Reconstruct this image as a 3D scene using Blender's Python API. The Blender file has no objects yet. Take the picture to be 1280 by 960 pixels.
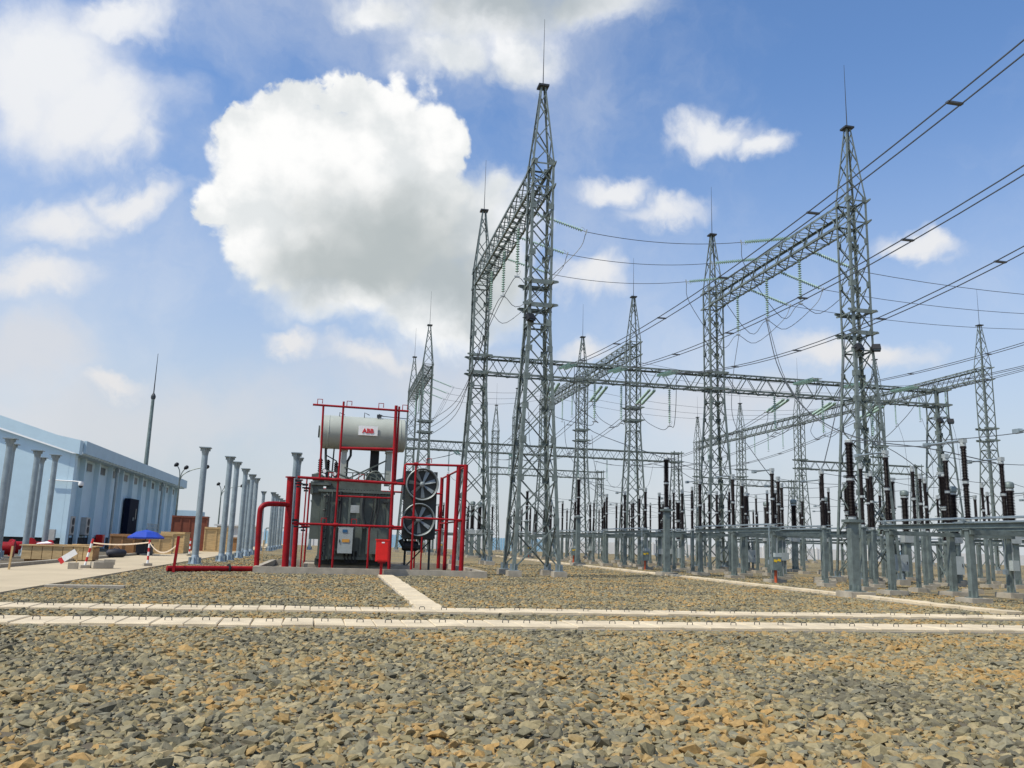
import bpy, bmesh, math, random
import numpy as np
from mathutils import Vector, Matrix, noise as mnoise
random.seed(7)
S = bpy.context.scene
C = S.collection
R = math.radians
PI = math.pi

# ------------------------------------------------------------------ camera
CAM_H = 1.55
PIT, ROL, YAW = 0.187284706, 0.0301922294, 0.206038027
Fw = Vector((math.sin(YAW)*math.cos(PIT), math.cos(YAW)*math.cos(PIT), math.sin(PIT)))
r0 = Vector((math.cos(YAW), -math.sin(YAW), 0.0)); u0 = r0.cross(Fw)
Rt = r0*math.cos(ROL) + u0*math.sin(ROL)
Up = -r0*math.sin(ROL) + u0*math.cos(ROL)
cd = bpy.data.cameras.new('camera'); cam = bpy.data.objects.new('camera', cd); C.objects.link(cam)
cd.sensor_fit = 'HORIZONTAL'; cd.sensor_width = 36.0; cd.lens = 36.0*1047.17/1280.0
cd.clip_start = 0.1; cd.clip_end = 3000.0
M = Matrix((Rt, Up, -Fw)).transposed().to_4x4(); M.translation = Vector((0, 0, CAM_H))
cam.matrix_world = M
S.camera = cam

# ------------------------------------------------------------------ light
S.view_settings.view_transform = 'Standard'; S.view_settings.look = 'None'
S.view_settings.exposure = 0.0; S.view_settings.gamma = 1.0
S.view_settings.use_curve_mapping = False
SUN = Vector((-0.52, -0.22, 0.83)).normalized()
sd = bpy.data.lights.new('sun', 'SUN'); sd.energy = 4.4; sd.angle = R(0.6); sd.color = (1.0, 0.93, 0.80)
so = bpy.data.objects.new('sun', sd); C.objects.link(so)
so.rotation_euler = (-SUN).to_track_quat('-Z', 'Y').to_euler()
S.cycles.max_bounces = 5; S.cycles.diffuse_bounces = 3; S.cycles.glossy_bounces = 2
S.cycles.use_denoising = True

W = bpy.data.worlds.new('World'); S.world = W; W.use_nodes = True
wt = W.node_tree; wt.nodes.clear()
def wn(t, **k):
    n = wt.nodes.new(t)
    for a, b in k.items(): setattr(n, a, b)
    return n
def wl(a, b): wt.links.new(a, b)
def wmath(op, a, b=None, c=None, clamp=False):
    n = wn('ShaderNodeMath', operation=op, use_clamp=clamp)
    for i, v in enumerate((a, b, c)):
        if v is None: continue
        if isinstance(v, (int, float)): n.inputs[i].default_value = v
        else: wl(v, n.inputs[i])
    return n.outputs[0]
def wmix(f, a, b):
    n = wn('ShaderNodeMix', data_type='RGBA')
    for i, v in ((0, f), (6, a), (7, b)):
        if isinstance(v, (int, float)): n.inputs[i].default_value = v
        elif isinstance(v, tuple): n.inputs[i].default_value = (*v, 1)
        else: wl(v, n.inputs[i])
    return n.outputs[2]
def wrange(v, a, b, c=0.0, d=1.0):
    n = wn('ShaderNodeMapRange', interpolation_type='SMOOTHSTEP')
    wl(v, n.inputs[0])
    for i, q in enumerate((a, b, c, d)): n.inputs[i+1].default_value = q
    return n.outputs[0]
sky = wn('ShaderNodeTexSky', sky_type='NISHITA', sun_disc=False)
sky.sun_elevation = math.asin(SUN.z); sky.sun_rotation = math.atan2(SUN.x, SUN.y)
sky.air_density = 1.0; sky.dust_density = 1.2; sky.ozone_density = 1.6
dirn = wn('ShaderNodeTexCoord').outputs['Generated']
sepd = wn('ShaderNodeSeparateXYZ'); wl(dirn, sepd.inputs[0]); dz = sepd.outputs[2]
def wnoise(vec, scale, detail=6.0, rough=0.55, col=False):
    n = wn('ShaderNodeTexNoise'); wl(vec, n.inputs['Vector'])
    n.inputs['Scale'].default_value = scale; n.inputs['Detail'].default_value = detail; n.inputs['Roughness'].default_value = rough
    return n.outputs['Color' if col else 'Fac']
def wwarp(vec, scale, amt, detail=5.0):
    nz = wnoise(vec, scale, detail, 0.6, True)
    a = wn('ShaderNodeVectorMath', operation='SUBTRACT'); wl(nz, a.inputs[0]); a.inputs[1].default_value = (.5, .5, .5)
    b = wn('ShaderNodeVectorMath', operation='SCALE'); wl(a.outputs[0], b.inputs[0]); b.inputs['Scale'].default_value = amt
    c = wn('ShaderNodeVectorMath', operation='ADD'); wl(vec, c.inputs[0]); wl(b.outputs[0], c.inputs[1])
    return c.outputs[0]
def pixdir(x, y):
    return ((x-640)/1047.17*Rt - (y-480)/1047.17*Up + Fw).normalized()
def blobs(vec, lst, k=0.25):
    """smooth-min of the distances to a set of ellipsoids on the sky; < 1 inside"""
    acc = None
    for (x, y, rx, ry) in lst:
        c = pixdir(x, y); rr = (Rt - Rt.dot(c)*c).normalized(); uu = c.cross(rr).normalized()
        if uu.dot(Up) < 0: uu = -uu; 
        mm = Matrix((rr, uu, rr.cross(uu))).transposed()
        mp = wn('ShaderNodeMapping', vector_type='TEXTURE'); wl(vec, mp.inputs[0])
        s = 1/1047.17*c.dot(Fw)
        mp.inputs['Location'].default_value = c; mp.inputs['Rotation'].default_value = mm.to_euler()
        mp.inputs['Scale'].default_value = (rx*s, ry*s, max(rx, ry)*s)
        ln = wn('ShaderNodeVectorMath', operation='LENGTH'); wl(mp.outputs[0], ln.inputs[0])
        acc = ln.outputs['Value'] if acc is None else wmath('SMOOTH_MIN', acc, ln.outputs['Value'], k)
    return acc
CUMULUS = [(395,195,145,98),(318,240,72,115),(300,158,44,46),(480,165,90,62),(545,185,42,48),(515,245,85,85),(450,290,125,95),
           (370,315,100,55),(270,252,42,34),(350,130,60,36),(430,120,80,30)]
LOWER = [(455,378,135,46),(540,355,115,75),(600,255,55,50),(575,295,90,75),(395,350,95,42),(620,345,55,65),(530,405,90,30)]
TOPCL = [(600,15,150,55),(740,0,105,38),(560,60,70,35),(650,65,70,36),(480,10,60,30)]
SOFT = [(50,75,120,75),(110,140,110,60),(165,175,55,42),(165,35,85,32),(5,110,60,70),(85,270,65,30),(50,340,75,28),
        (150,472,45,16),(370,442,45,18),(470,452,55,18),(915,165,62,28),(868,160,34,26),(978,186,34,20),(765,232,40,20),
        (735,350,55,24),(1035,445,75,30),(1110,455,60,22),(730,432,45,18),(180,250,60,26),(640,300,40,60),(1160,310,50,20),(840,262,60,22)]
SHADE = [(500,310,135,85),(570,350,110,55),(640,-10,150,42),(455,350,120,45)]
# base: physical sky, whitened towards the horizon by tropical haze
skyc = wn('ShaderNodeVectorMath', operation='SCALE'); wl(sky.outputs[0], skyc.inputs[0]); skyc.inputs['Scale'].default_value = 0.145
hz = wrange(dz, -0.02, 0.56, 1.0, 0.0)
hz2 = wmath('MULTIPLY', wmath('POWER', hz, 1.25), 0.92)
tint = wn('ShaderNodeVectorMath', operation='MULTIPLY'); wl(skyc.outputs[0], tint.inputs[0]); tint.inputs[1].default_value = (0.88, 1.11, 1.34)
base = wmix(hz2, tint.outputs[0], (0.60, 0.635, 0.67))
wA = wwarp(wwarp(dirn, 7.0, 0.10), 30.0, 0.035, 6.0)
wB = wwarp(wwarp(dirn, 4.0, 0.13), 14.0, 0.07, 7.0)
nA = wnoise(dirn, 16.0, 8.0, 0.58); nB = wnoise(dirn, 6.0, 8.0, 0.62)
def billow(scale):
    v = wn('ShaderNodeTexVoronoi', feature='SMOOTH_F1'); wl(wwarp(dirn, 20.0, 0.02), v.inputs['Vector']); v.inputs['Scale'].default_value = scale; v.inputs['Smoothness'].default_value = 0.35
    return wmath('SUBTRACT', 0.45, v.outputs['Distance'])
bl1, bl2 = billow(17.0), billow(42.0)
puff = wmath('ADD', wmath('MULTIPLY', bl1, 0.55), wmath('MULTIPLY', bl2, 0.28))
dA = wmath('ADD', wmath('ADD', wmath('SUBTRACT', 1.0, blobs(wA, CUMULUS, 0.18)), wmath('MULTIPLY', wmath('SUBTRACT', nA, .5), 0.36)), puff)
dL = wmath('ADD', wmath('SUBTRACT', 1.0, blobs(wB, LOWER, 0.3)), wmath('MULTIPLY', wmath('SUBTRACT', nB, .5), 0.7))
dT = wmath('ADD', wmath('SUBTRACT', 1.0, blobs(wB, TOPCL, 0.2)), wmath('MULTIPLY', wmath('SUBTRACT', nA, .5), 0.5))
dB = wmath('ADD', wmath('SUBTRACT', 1.0, blobs(wB, SOFT, 0.2)), wmath('MULTIPLY', wmath('SUBTRACT', nB, .5), 0.9))
gen = wmath('MULTIPLY', wrange(wnoise(wB, 2.6, 8.0, 0.6), 0.42, 0.80), 0.60)
aA = wrange(dA, -0.02, 0.24); aL = wmath('MULTIPLY', wrange(dL, -0.25, 0.55), 0.95); aT = wmath('MULTIPLY', wrange(dT, -0.25, 0.7), 0.9)
aB = wmath('MULTIPLY', wrange(dB, -0.35, 0.75), 0.92)
sh = wmath('MULTIPLY', wrange(wmath('ADD', wmath('SUBTRACT', 1.0, blobs(wB, SHADE, 0.5)), wmath('SUBTRACT', wmath('MULTIPLY', wmath('SUBTRACT', nA, .5), 0.5), wmath('MULTIPLY', puff, 0.35))), -0.35, 0.80), 0.86)
lum = wrange(wmath('ADD', nA, wmath('MULTIPLY', puff, 0.5)), 0.32, 0.66)
cwhite = wmix(lum, (0.78, 0.81, 0.82), (1.0, 1.0, 0.99))
ccol = wmix(sh, cwhite, (0.43, 0.48, 0.49))
VEIL = [(200,520,260,60),(560,480,230,55),(30,430,90,40),(900,520,200,40)]
dV = wmath('ADD', wmath('SUBTRACT', 1.0, blobs(wB, VEIL, 0.3)), wmath('MULTIPLY', wmath('SUBTRACT', nB, .5), 1.4))
aV = wmath('MULTIPLY', wrange(dV, -0.3, 0.9), 0.55)
col = wmix(aV, wmix(gen, base, (0.76, 0.79, 0.84)), (0.72, 0.715, 0.73))
col = wmix(aB, col, wmix(wmath('MULTIPLY', hz, 0.75), (0.92, 0.93, 0.94), (0.72, 0.70, 0.70)))
col = wmix(aT, col, ccol)
col = wmix(aL, col, ccol)
col = wmix(aA, col, ccol)
bg = wn('ShaderNodeBackground'); wl(col, bg.inputs[0]); bg.inputs[1].default_value = 1.0
wl(bg.outputs[0], wn('ShaderNodeOutputWorld').inputs[0])

# ------------------------------------------------------------------ materials
def mat(name, col, rough=0.6, metal=0.0, var=0.12, nscale=4.0, bump=0.0, bscale=60.0, col2=None, spec=0.4, coat=0.0, streak=None, emit=None):
    m = bpy.data.materials.new(name); m.use_nodes = True; t = m.node_tree
    b = t.nodes['Principled BSDF']
    b.inputs['Roughness'].default_value = rough; b.inputs['Metallic'].default_value = metal
    b.inputs['Specular IOR Level'].default_value = spec; b.inputs['Coat Weight'].default_value = coat
    tc = t.nodes.new('ShaderNodeTexCoord'); src = t.nodes.new('ShaderNodeNewGeometry').outputs['Position']
    n = t.nodes.new('ShaderNodeTexNoise'); n.inputs['Scale'].default_value = nscale; n.inputs['Detail'].default_value = 6
    n.inputs['Roughness'].default_value = 0.65
    if streak:
        mp = t.nodes.new('ShaderNodeMapping'); mp.inputs['Scale'].default_value = streak; t.links.new(src, mp.inputs[0]); t.links.new(mp.outputs[0], n.inputs[0])
    else: t.links.new(src, n.inputs[0])
    r = t.nodes.new('ShaderNodeValToRGB')
    c1 = tuple(max(0, c*(1-var)) for c in col); c2 = col2 or tuple(min(1, c*(1+var)) for c in col)
    r.color_ramp.elements[0].color = (*c1, 1); r.color_ramp.elements[1].color = (*c2, 1)
    r.color_ramp.elements[0].position = .32; r.color_ramp.elements[1].position = .68
    t.links.new(n.outputs[0], r.inputs[0]); t.links.new(r.outputs[0], b.inputs['Base Color'])
    if bump:
        n2 = t.nodes.new('ShaderNodeTexNoise'); n2.inputs['Scale'].default_value = bscale; n2.inputs['Detail'].default_value = 5
        t.links.new(src, n2.inputs[0])
        bp = t.nodes.new('ShaderNodeBump'); bp.inputs['Strength'].default_value = bump; bp.inputs['Distance'].default_value = 0.02
        t.links.new(n2.outputs[0], bp.inputs['Height']); t.links.new(bp.outputs[0], b.inputs['Normal'])
    return m
STEEL = mat('galvanized_steel', (0.165, 0.195, 0.178), 0.5, 0.3, 0.32, 3.0)
STEELP = mat('galvanized_pipe', (0.29, 0.345, 0.365), 0.42, 0.45, 0.18, 2.5)
SUPPORT = mat('galvanized_support', (0.16, 0.195, 0.185), 0.5, 0.3, 0.28, 3.0)
DARKST = mat('dark_steel', (0.05, 0.055, 0.06), 0.5, 0.4)
WIRE = mat('aluminium_conductor', (0.10, 0.11, 0.12), 0.5, 0.5)
PORC = mat('brown_porcelain', (0.014, 0.009, 0.010), 0.42, 0, 0.3, 3.0, spec=0.25)
GLASS = mat('green_glass_disc', (0.27, 0.40, 0.345), 0.4, 0, 0.12, spec=0.35)
FITTING = mat('cast_fitting', (0.42, 0.45, 0.44), 0.5, 0.4)
CONC = mat('concrete_plinth', (0.36, 0.32, 0.25), 0.9, 0, 0.22, 2.2, 0.4, 40)
SLAB = mat('concrete_slab', (0.56, 0.465, 0.315), 0.9, 0, 0.2, 1.3, 0.25, 60)
ROADM = mat('concrete_road', (0.46, 0.375, 0.245), 0.92, 0, 0.12, 0.35, 0.2, 30)
RED = mat('red_fire_paint', (0.27, 0.004, 0.008), 0.5, 0, 0.28, 2.2, spec=0.25)
REDB = mat('bright_red_paint', (0.70, 0.015, 0.012), 0.35, 0, 0.1, 4.0)
TGREY = mat('transformer_grey', (0.10, 0.12, 0.104), 0.45, 0, 0.3, 1.6)
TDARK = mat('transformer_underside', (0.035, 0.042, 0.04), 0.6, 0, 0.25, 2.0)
TLIGHT = mat('conservator_grey', (0.36, 0.38, 0.33), 0.42, 0, 0.09, 1.0, streak=(1, 1, .3))
BOXG = mat('cabinet_grey', (0.36, 0.40, 0.39), 0.45, 0, 0.08)
BLACK = mat('black_rubber', (0.015, 0.016, 0.018), 0.6)
WHITE = mat('white_paint', (0.80, 0.80, 0.78), 0.5, 0, 0.05)
LETTER = mat('red_letter', (0.60, 0.02, 0.03), 0.5, 0, 0.03)
YELLOW = mat('warning_yellow', (0.75, 0.50, 0.03), 0.5, 0, 0.05)
BLUEL = mat('blue_sticker', (0.03, 0.12, 0.25), 0.5)
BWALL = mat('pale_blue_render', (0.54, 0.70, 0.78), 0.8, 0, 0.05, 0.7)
BFASC = mat('shaded_blue_render', (0.44, 0.58, 0.66), 0.8, 0, 0.05, 0.7)  # darker copy of the wall blue; the fascia's shade is put into the colour
BDARK = mat('dark_basement', (0.03, 0.035, 0.04), 0.8)
PANE = mat('dark_window_glass', (0.03, 0.04, 0.045), 0.35, 0, 0.1, spec=0.25)
DOORM = mat('navy_door_paint', (0.010, 0.014, 0.03), 0.8, spec=0.08)
ACM = mat('air_conditioner_casing', (0.42, 0.41, 0.38), 0.5)
WOOD = mat('raw_timber', (0.50, 0.35, 0.17), 0.8, 0, 0.25, 1.6, streak=(1, 1, 8))
WOOD2 = mat('orange_plywood', (0.36, 0.19, 0.08), 0.8, 0, 0.25, 1.6)
RUST = mat('red_oxide_panel', (0.20, 0.062, 0.035), 0.7, 0, 0.2, 1.5)
BLUE = mat('blue_canvas', (0.012, 0.05, 0.36), 0.7, 0, 0.12, 2.0)
BSTEEL = mat('light_blue_gate', (0.30, 0.52, 0.68), 0.6)
FARW = mat('far_white_wall', (0.70, 0.69, 0.66), 0.85, 0, 0.06, 0.2)
LEAF = mat('dark_leaf', (0.035, 0.065, 0.025), 0.7, 0, 0.4, 0.6)
BARK = mat('bark', (0.09, 0.07, 0.05), 0.9)
TAPE = mat('barrier_tape', (0.65, 0.52, 0.38), 0.6, 0, 0.15)
SKINRED = mat('red_stripe', (0.55, 0.03, 0.03), 0.5)
BAG = mat('black_bag', (0.018, 0.02, 0.03), 0.6)
BLADE = mat('fan_blade_grey', (0.24, 0.27, 0.27), 0.45, 0.3)

def stone_material(name, instanced=True):
    m = bpy.data.materials.new(name); m.use_nodes = True; t = m.node_tree; b = t.nodes['Principled BSDF']
    b.inputs['Roughness'].default_value = 0.85; b.inputs['Specular IOR Level'].default_value = 0.25
    oi = t.nodes.new('ShaderNodeObjectInfo'); geo = t.nodes.new('ShaderNodeNewGeometry')
    r = t.nodes.new('ShaderNodeValToRGB'); e = r.color_ramp.elements
    cols = [(0.0, (.135,.122,.082)), (.10, (.235,.205,.122)), (.20, (.175,.165,.118)), (.32, (.32,.265,.145)), (.44, (.21,.178,.095)), (.54, (.20,.19,.135)),
            (.64, (.35,.29,.165)), (.76, (.33,.215,.08)), (.86, (.255,.212,.115)), (1.0, (.38,.24,.09))]
    e[0].position, e[0].color = cols[0][0], (*cols[0][1], 1); e[1].position, e[1].color = cols[-1][0], (*cols[-1][1], 1)
    for p, c in cols[1:-1]:
        q = e.new(p); q.color = (*c, 1)
    # ochre and grey patches over the yard shift the mix of stones
    n = t.nodes.new('ShaderNodeTexNoise'); n.inputs['Scale'].default_value = 0.42; n.inputs['Detail'].default_value = 3
    t.links.new(oi.outputs['Location'] if instanced else geo.outputs['Position'], n.inputs[0])
    mr = t.nodes.new('ShaderNodeMapRange'); t.links.new(n.outputs[0], mr.inputs[0])
    for i, v in enumerate((.36, .66, -.36, .36)): mr.inputs[i+1].default_value = v
    ad = t.nodes.new('ShaderNodeMath'); ad.use_clamp = True
    if instanced: t.links.new(oi.outputs['Random'], ad.inputs[0])
    else:
        v = t.nodes.new('ShaderNodeTexVoronoi'); v.inputs['Scale'].default_value = 8.5; t.links.new(geo.outputs['Position'], v.inputs[0])
        sp = t.nodes.new('ShaderNodeSeparateColor'); t.links.new(v.outputs['Color'], sp.inputs[0]); t.links.new(sp.outputs[0], ad.inputs[0])
    t.links.new(mr.outputs[0], ad.inputs[1]); t.links.new(ad.outputs[0], r.inputs[0])
    n2 = t.nodes.new('ShaderNodeTexNoise'); n2.inputs['Scale'].default_value = 26; n2.inputs['Detail'].default_value = 5; t.links.new(geo.outputs['Position'], n2.inputs[0])
    mx = t.nodes.new('ShaderNodeMix'); mx.data_type = 'RGBA'; mx.blend_type = 'MULTIPLY'; mx.inputs[0].default_value = 0.55
    r2 = t.nodes.new('ShaderNodeValToRGB'); r2.color_ramp.elements[0].color = (.5,.5,.5,1); r2.color_ramp.elements[1].color = (1.15,1.12,1.05,1)
    r2.color_ramp.elements[0].position = .3; r2.color_ramp.elements[1].position = .7
    t.links.new(n2.outputs[0], r2.inputs[0]); t.links.new(r.outputs[0], mx.inputs[6]); t.links.new(r2.outputs[0], mx.inputs[7])
    t.links.new(mx.outputs[2], b.inputs['Base Color'])
    bp = t.nodes.new('ShaderNodeBump')
    if instanced:
        bp.inputs['Strength'].default_value = 0.5; bp.inputs['Distance'].default_value = 0.01; t.links.new(n2.outputs[0], bp.inputs['Height'])
    else:
        bp.inputs['Strength'].default_value = 1.0; bp.inputs['Distance'].default_value = 0.09
        t.links.new(v.outputs['Distance'], bp.inputs['Height'])
    t.links.new(bp.outputs[0], b.inputs['Normal'])
    return m
STONE = stone_material('crushed_stone'); GROUNDM = stone_material('stony_ground', False)
DIRT = mat('yard_dirt', (0.11, 0.09, 0.058), 0.95, 0, 0.3, 0.5, 0.8, 12)

# ------------------------------------------------------------------ mesh builder
class MB:
    def __init__(s): s.v = []; s.f = []; s.sm = False
    def add(s, vs, fs):
        k = len(s.v); s.v += [tuple(v) for v in vs]; s.f += [tuple(i+k for i in f) for f in fs]; return s
    def box(s, c, d, rz=0.0, m=None):
        x, y, z = d[0]/2, d[1]/2, d[2]/2
        vs = [Vector((a*x, b*y, e*z)) for e in (-1, 1) for b in (-1, 1) for a in (-1, 1)]
        mm = (m or Matrix.Rotation(rz, 3, 'Z'))
        vs = [mm @ v + Vector(c) for v in vs]
        return s.add(vs, [(0,2,3,1),(4,5,7,6),(0,1,5,4),(2,6,7,3),(0,4,6,2),(1,3,7,5)])
    def frame(s, a, b, up=None):
        a = Vector(a); b = Vector(b); d = (b-a).normalized()
        u = Vector(up) if up else (Vector((0,0,1)) if abs(d.z) < .95 else Vector((1,0,0)))
        x = d.cross(u).normalized(); y = x.cross(d).normalized(); return a, b, x, y
    def prof(s, a, b, P, up=None, cap=True, scale2=1.0):
        a, b, x, y = s.frame(a, b, up); n = len(P)
        vs = [a + x*p + y*q for p, q in P] + [b + (x*p + y*q)*scale2 for p, q in P]
        fs = [(i, (i+1) % n, n+(i+1) % n, n+i) for i in range(n)]
        if cap: fs += [tuple(range(n-1, -1, -1)), tuple(range(n, 2*n))]
        return s.add(vs, fs)
    def bar(s, a, b, w, h=None, up=None):
        h = h or w; return s.prof(a, b, [(-w/2,-h/2),(w/2,-h/2),(w/2,h/2),(-w/2,h/2)], up)
    def angle(s, a, b, w, t=None, up=None, sx=1, sy=1):
        t = t or w*.16; P = [(0,0),(w*sx,0),(w*sx,t*sy),(t*sx,t*sy),(t*sx,w*sy),(0,w*sy)]
        if sx*sy < 0: P = P[::-1]
        return s.prof(a, b, P, up)
    def tube(s, pts, r, n=6, cap=True):
        pts = [Vector(p) for p in pts]; rings = []; x = None
        for i, p in enumerate(pts):
            d = (pts[min(i+1, len(pts)-1)] - pts[max(i-1, 0)]).normalized()
            if x is None:
                u = Vector((0,0,1)) if abs(d.z) < .9 else Vector((1,0,0)); x = d.cross(u).normalized()
            x = (x - d*x.dot(d)).normalized(); y = d.cross(x)
            rr = r[i] if isinstance(r, (list, tuple)) else r
            rings.append([p + (x*math.cos(2*PI*k/n) + y*math.sin(2*PI*k/n))*rr for k in range(n)])
        vs = [v for q in rings for v in q]; fs = []
        for i in range(len(pts)-1):
            for k in range(n): fs.append((i*n+k, i*n+(k+1) % n, (i+1)*n+(k+1) % n, (i+1)*n+k))
        if cap: fs += [tuple(range(n-1, -1, -1)), tuple((len(pts)-1)*n+k for k in range(n))]
        s.sm = True; return s.add(vs, fs)
    def lathe(s, prof, n=12, c=(0,0,0), m=None, cap=True):
        c = Vector(c); vs = []; fs = []
        for r, z in prof:
            for k in range(n):
                v = Vector((r*math.cos(2*PI*k/n), r*math.sin(2*PI*k/n), z)); vs.append((m @ v if m else v) + c)
        for i in range(len(prof)-1):
            for k in range(n): fs.append((i*n+k, i*n+(k+1) % n, (i+1)*n+(k+1) % n, (i+1)*n+k))
        if cap: fs += [tuple(range(n-1, -1, -1)), tuple((len(prof)-1)*n+k for k in range(n))]
        return s.add(vs, fs)
    def prism(s, poly, z0, z1):
        n = len(poly); vs = [(x, y, z0) for x, y in poly] + [(x, y, z1) for x, y in poly]
        return s.add(vs, [(i, (i+1) % n, n+(i+1) % n, n+i) for i in range(n)] + [tuple(range(n-1,-1,-1)), tuple(range(n, 2*n))])
    def mesh(s, name, m, smooth=None):
        me = bpy.data.meshes.new(name); me.from_pydata([tuple(v) for v in s.v], [], s.f); me.materials.append(m)
        if s.sm if smooth is None else smooth:
            me.shade_smooth()
            try: me.set_sharp_from_angle(angle=R(40))
            except Exception: pass
        return me
def obj(name, me, parent=None, loc=None, rz=0.0, kind=None, label=None, m=None):
    o = bpy.data.objects.new(name, me); C.objects.link(o)
    if m is not None: o.matrix_local = m
    else:
        if loc is not None: o.location = loc
        if rz: o.rotation_euler = (0, 0, rz)
    if parent is not None: o.parent = parent
    if kind: o['kind'] = kind
    if label: o['label'] = label
    return o
def tag(o, label, cat, group=None, kind=None):
    o['label'] = label; o['category'] = cat; o['kind'] = 'thing'
    if group: o['group'] = group
    if kind: o['kind'] = kind
    return o
def thing(name, label, cat, loc=(0,0,0), rz=0.0, group=None):
    o = bpy.data.objects.new(name, None); C.objects.link(o); o.location = loc; o.rotation_euler = (0, 0, rz); o.empty_display_size = .3
    return tag(o, label, cat, group)
def struct(name, me, label=None):
    o = obj(name, me, kind='structure')
    if label: o['label'] = label
    return o
_cache = {}
def cached(key, fn):
    if key not in _cache: _cache[key] = fn()
    return _cache[key]
def boxm(name, d, m, c=(0,0,0)):
    return cached(('box', name, d, m.name, c), lambda: MB().box(c, d).mesh(name, m))
def copy_thing(root, loc, label, group=None, rz=None):
    """a copy of a thing with copies of its parts and their sub-parts; meshes are shared"""
    r = root.copy(); C.objects.link(r); r.location = loc; r['label'] = label
    if rz is not None: r.rotation_euler = (0, 0, rz)
    if group: r['group'] = group
    for ch in list(root.children):
        c = ch.copy(); C.objects.link(c); c.parent = r
        for g in list(ch.children):
            d = g.copy(); C.objects.link(d); d.parent = c
    return r
def smooth_line(P, n=6):
    P = [Vector(p) for p in P]; Q = [P[0]*2-P[1]] + P + [P[-1]*2-P[-2]]; out = []
    for i in range(1, len(Q)-2):
        a, b, c, d = Q[i-1:i+3]
        for k in range(n):
            t = k/n; out.append(.5*((2*b) + (c-a)*t + (2*a-5*b+4*c-d)*t*t + (3*b-a-3*c+d)*t**3))
    out.append(P[-1]); return out
def sagline(a, b, s, n=14):
    a = Vector(a); b = Vector(b)
    return [a.lerp(b, t/n) - Vector((0,0,4*s*(t/n)*(1-t/n))) for t in range(n+1)]

# ------------------------------------------------------------------ ground, road, gravel
g = MB(); N = 12
g.add([(-900,-60,0),(900,-60,0),(900,1500,0),(-900,1500,0)], [(0,1,2,3)])
ground = struct('ground', g.mesh('ground', GROUNDM), 'stony yard ground running out to the horizon')
road = struct('road', MB().box((-9.6, 115, 0.02), (4.4, 210, 0.10)).mesh('road', ROADM), 'pale concrete service road along the blue building')
for k in range(40):                                                   # sawn joints: separate bays of the slab edge
    pass
kb = MB(); kb.box((-12.05, 115, 0.09), (0.22, 210, 0.22)); struct('kerb', kb.mesh('kerb', CONC), 'low concrete kerb between the road and the building forecourt')
dz_ = MB(); dz_.prism([(-40,30),(-12.2,30),(-12.2,220),(-40,220)], -0.02, 0.012); struct('forecourt', dz_.mesh('forecourt', DIRT), 'dark earth forecourt in front of the pale blue building')

def gz(x, y):
    return 0.05*mnoise.noise(Vector((x*.55, y*.55, 3.1))) + 0.025*mnoise.noise(Vector((x*1.9, y*1.9, 8.1)))
def gravel_rects():
    T = [(-11.0, 22.0, 4.4, 14.95), (-9.0, 24, 16.4, 17.95), (-7.25, 24, 19.2, 36.25), (-7.25, -3.0, 36.25, 46.0), (7.0, 32, 36.25, 47.0), (-7.25,-3.2,46,70), (9,24,47,60)]
    return T
def build_gravel():
    b = MB()
    for (x0, x1, y0, y1) in gravel_rects():
        st = 0.28 if y0 < 19 else 0.7
        nx = max(1, int((x1-x0)/st)); ny = max(1, int((y1-y0)/st)); vs = []; fs = []
        for j in range(ny+1):
            for i in range(nx+1):
                x = x0+(x1-x0)*i/nx; y = y0+(y1-y0)*j/ny
                vs.append((x, y, 0.03 + (gz(x, y) if y < 14.5 or y0 > 18 and y > 19.6 else 0.0)))
        for j in range(ny):
            for i in range(nx):
                cx = x0+(x1-x0)*(i+.5)/nx; cy = y0+(y1-y0)*(j+.5)/ny
                if 18.6 < cy < 36.3 and abs(cx-2.35) < .45: continue
                if cy > 20 and abs(cx-18.25) < .4: continue
                # keep to what the lens can take in, plus a margin
                d = Vector((cx, cy, -CAM_H)); w = d.dot(Fw)
                if w < 1 or abs(d.dot(Rt)/w) > .80: continue
                a = j*(nx+1)+i; fs.append((a, a+1, a+nx+2, a+nx+1))
        b.add(vs, fs)
    me = b.mesh('gravel', DIRT)
    o = obj('gravel', me, kind='stuff'); tag(o, 'bed of loose crushed grey and ochre stone covering the yard', 'gravel', kind='stuff')
    return o
def stone_mesh(i):
    rnd = random.Random(100+i); bm = bmesh.new()
    sx, sy, sz = rnd.uniform(.75, 1.25), rnd.uniform(.6, .9), rnd.uniform(.38, .62)
    for k in range(13):
        v = Vector((rnd.gauss(0,1), rnd.gauss(0,1), rnd.gauss(0,1))).normalized()*rnd.uniform(.82, 1.12)
        bm.verts.new((v.x*sx, v.y*sy, v.z*sz))
    r = bmesh.ops.convex_hull(bm, input=bm.verts)
    bmesh.ops.delete(bm, geom=list({e for e in r['geom_interior'] if isinstance(e, bmesh.types.BMVert)}), context='VERTS')
    me = bpy.data.meshes.new('stone'); bm.to_mesh(me); bm.free(); me.materials.append(STONE)
    return me
stone_meshes = [stone_mesh(i) for i in range(14)]
scol = bpy.data.collections.new('stone_kinds')
for i, me in enumerate(stone_meshes):
    scol.objects.link(bpy.data.objects.new('stone_kind', me))
gravel = build_gravel()
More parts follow.
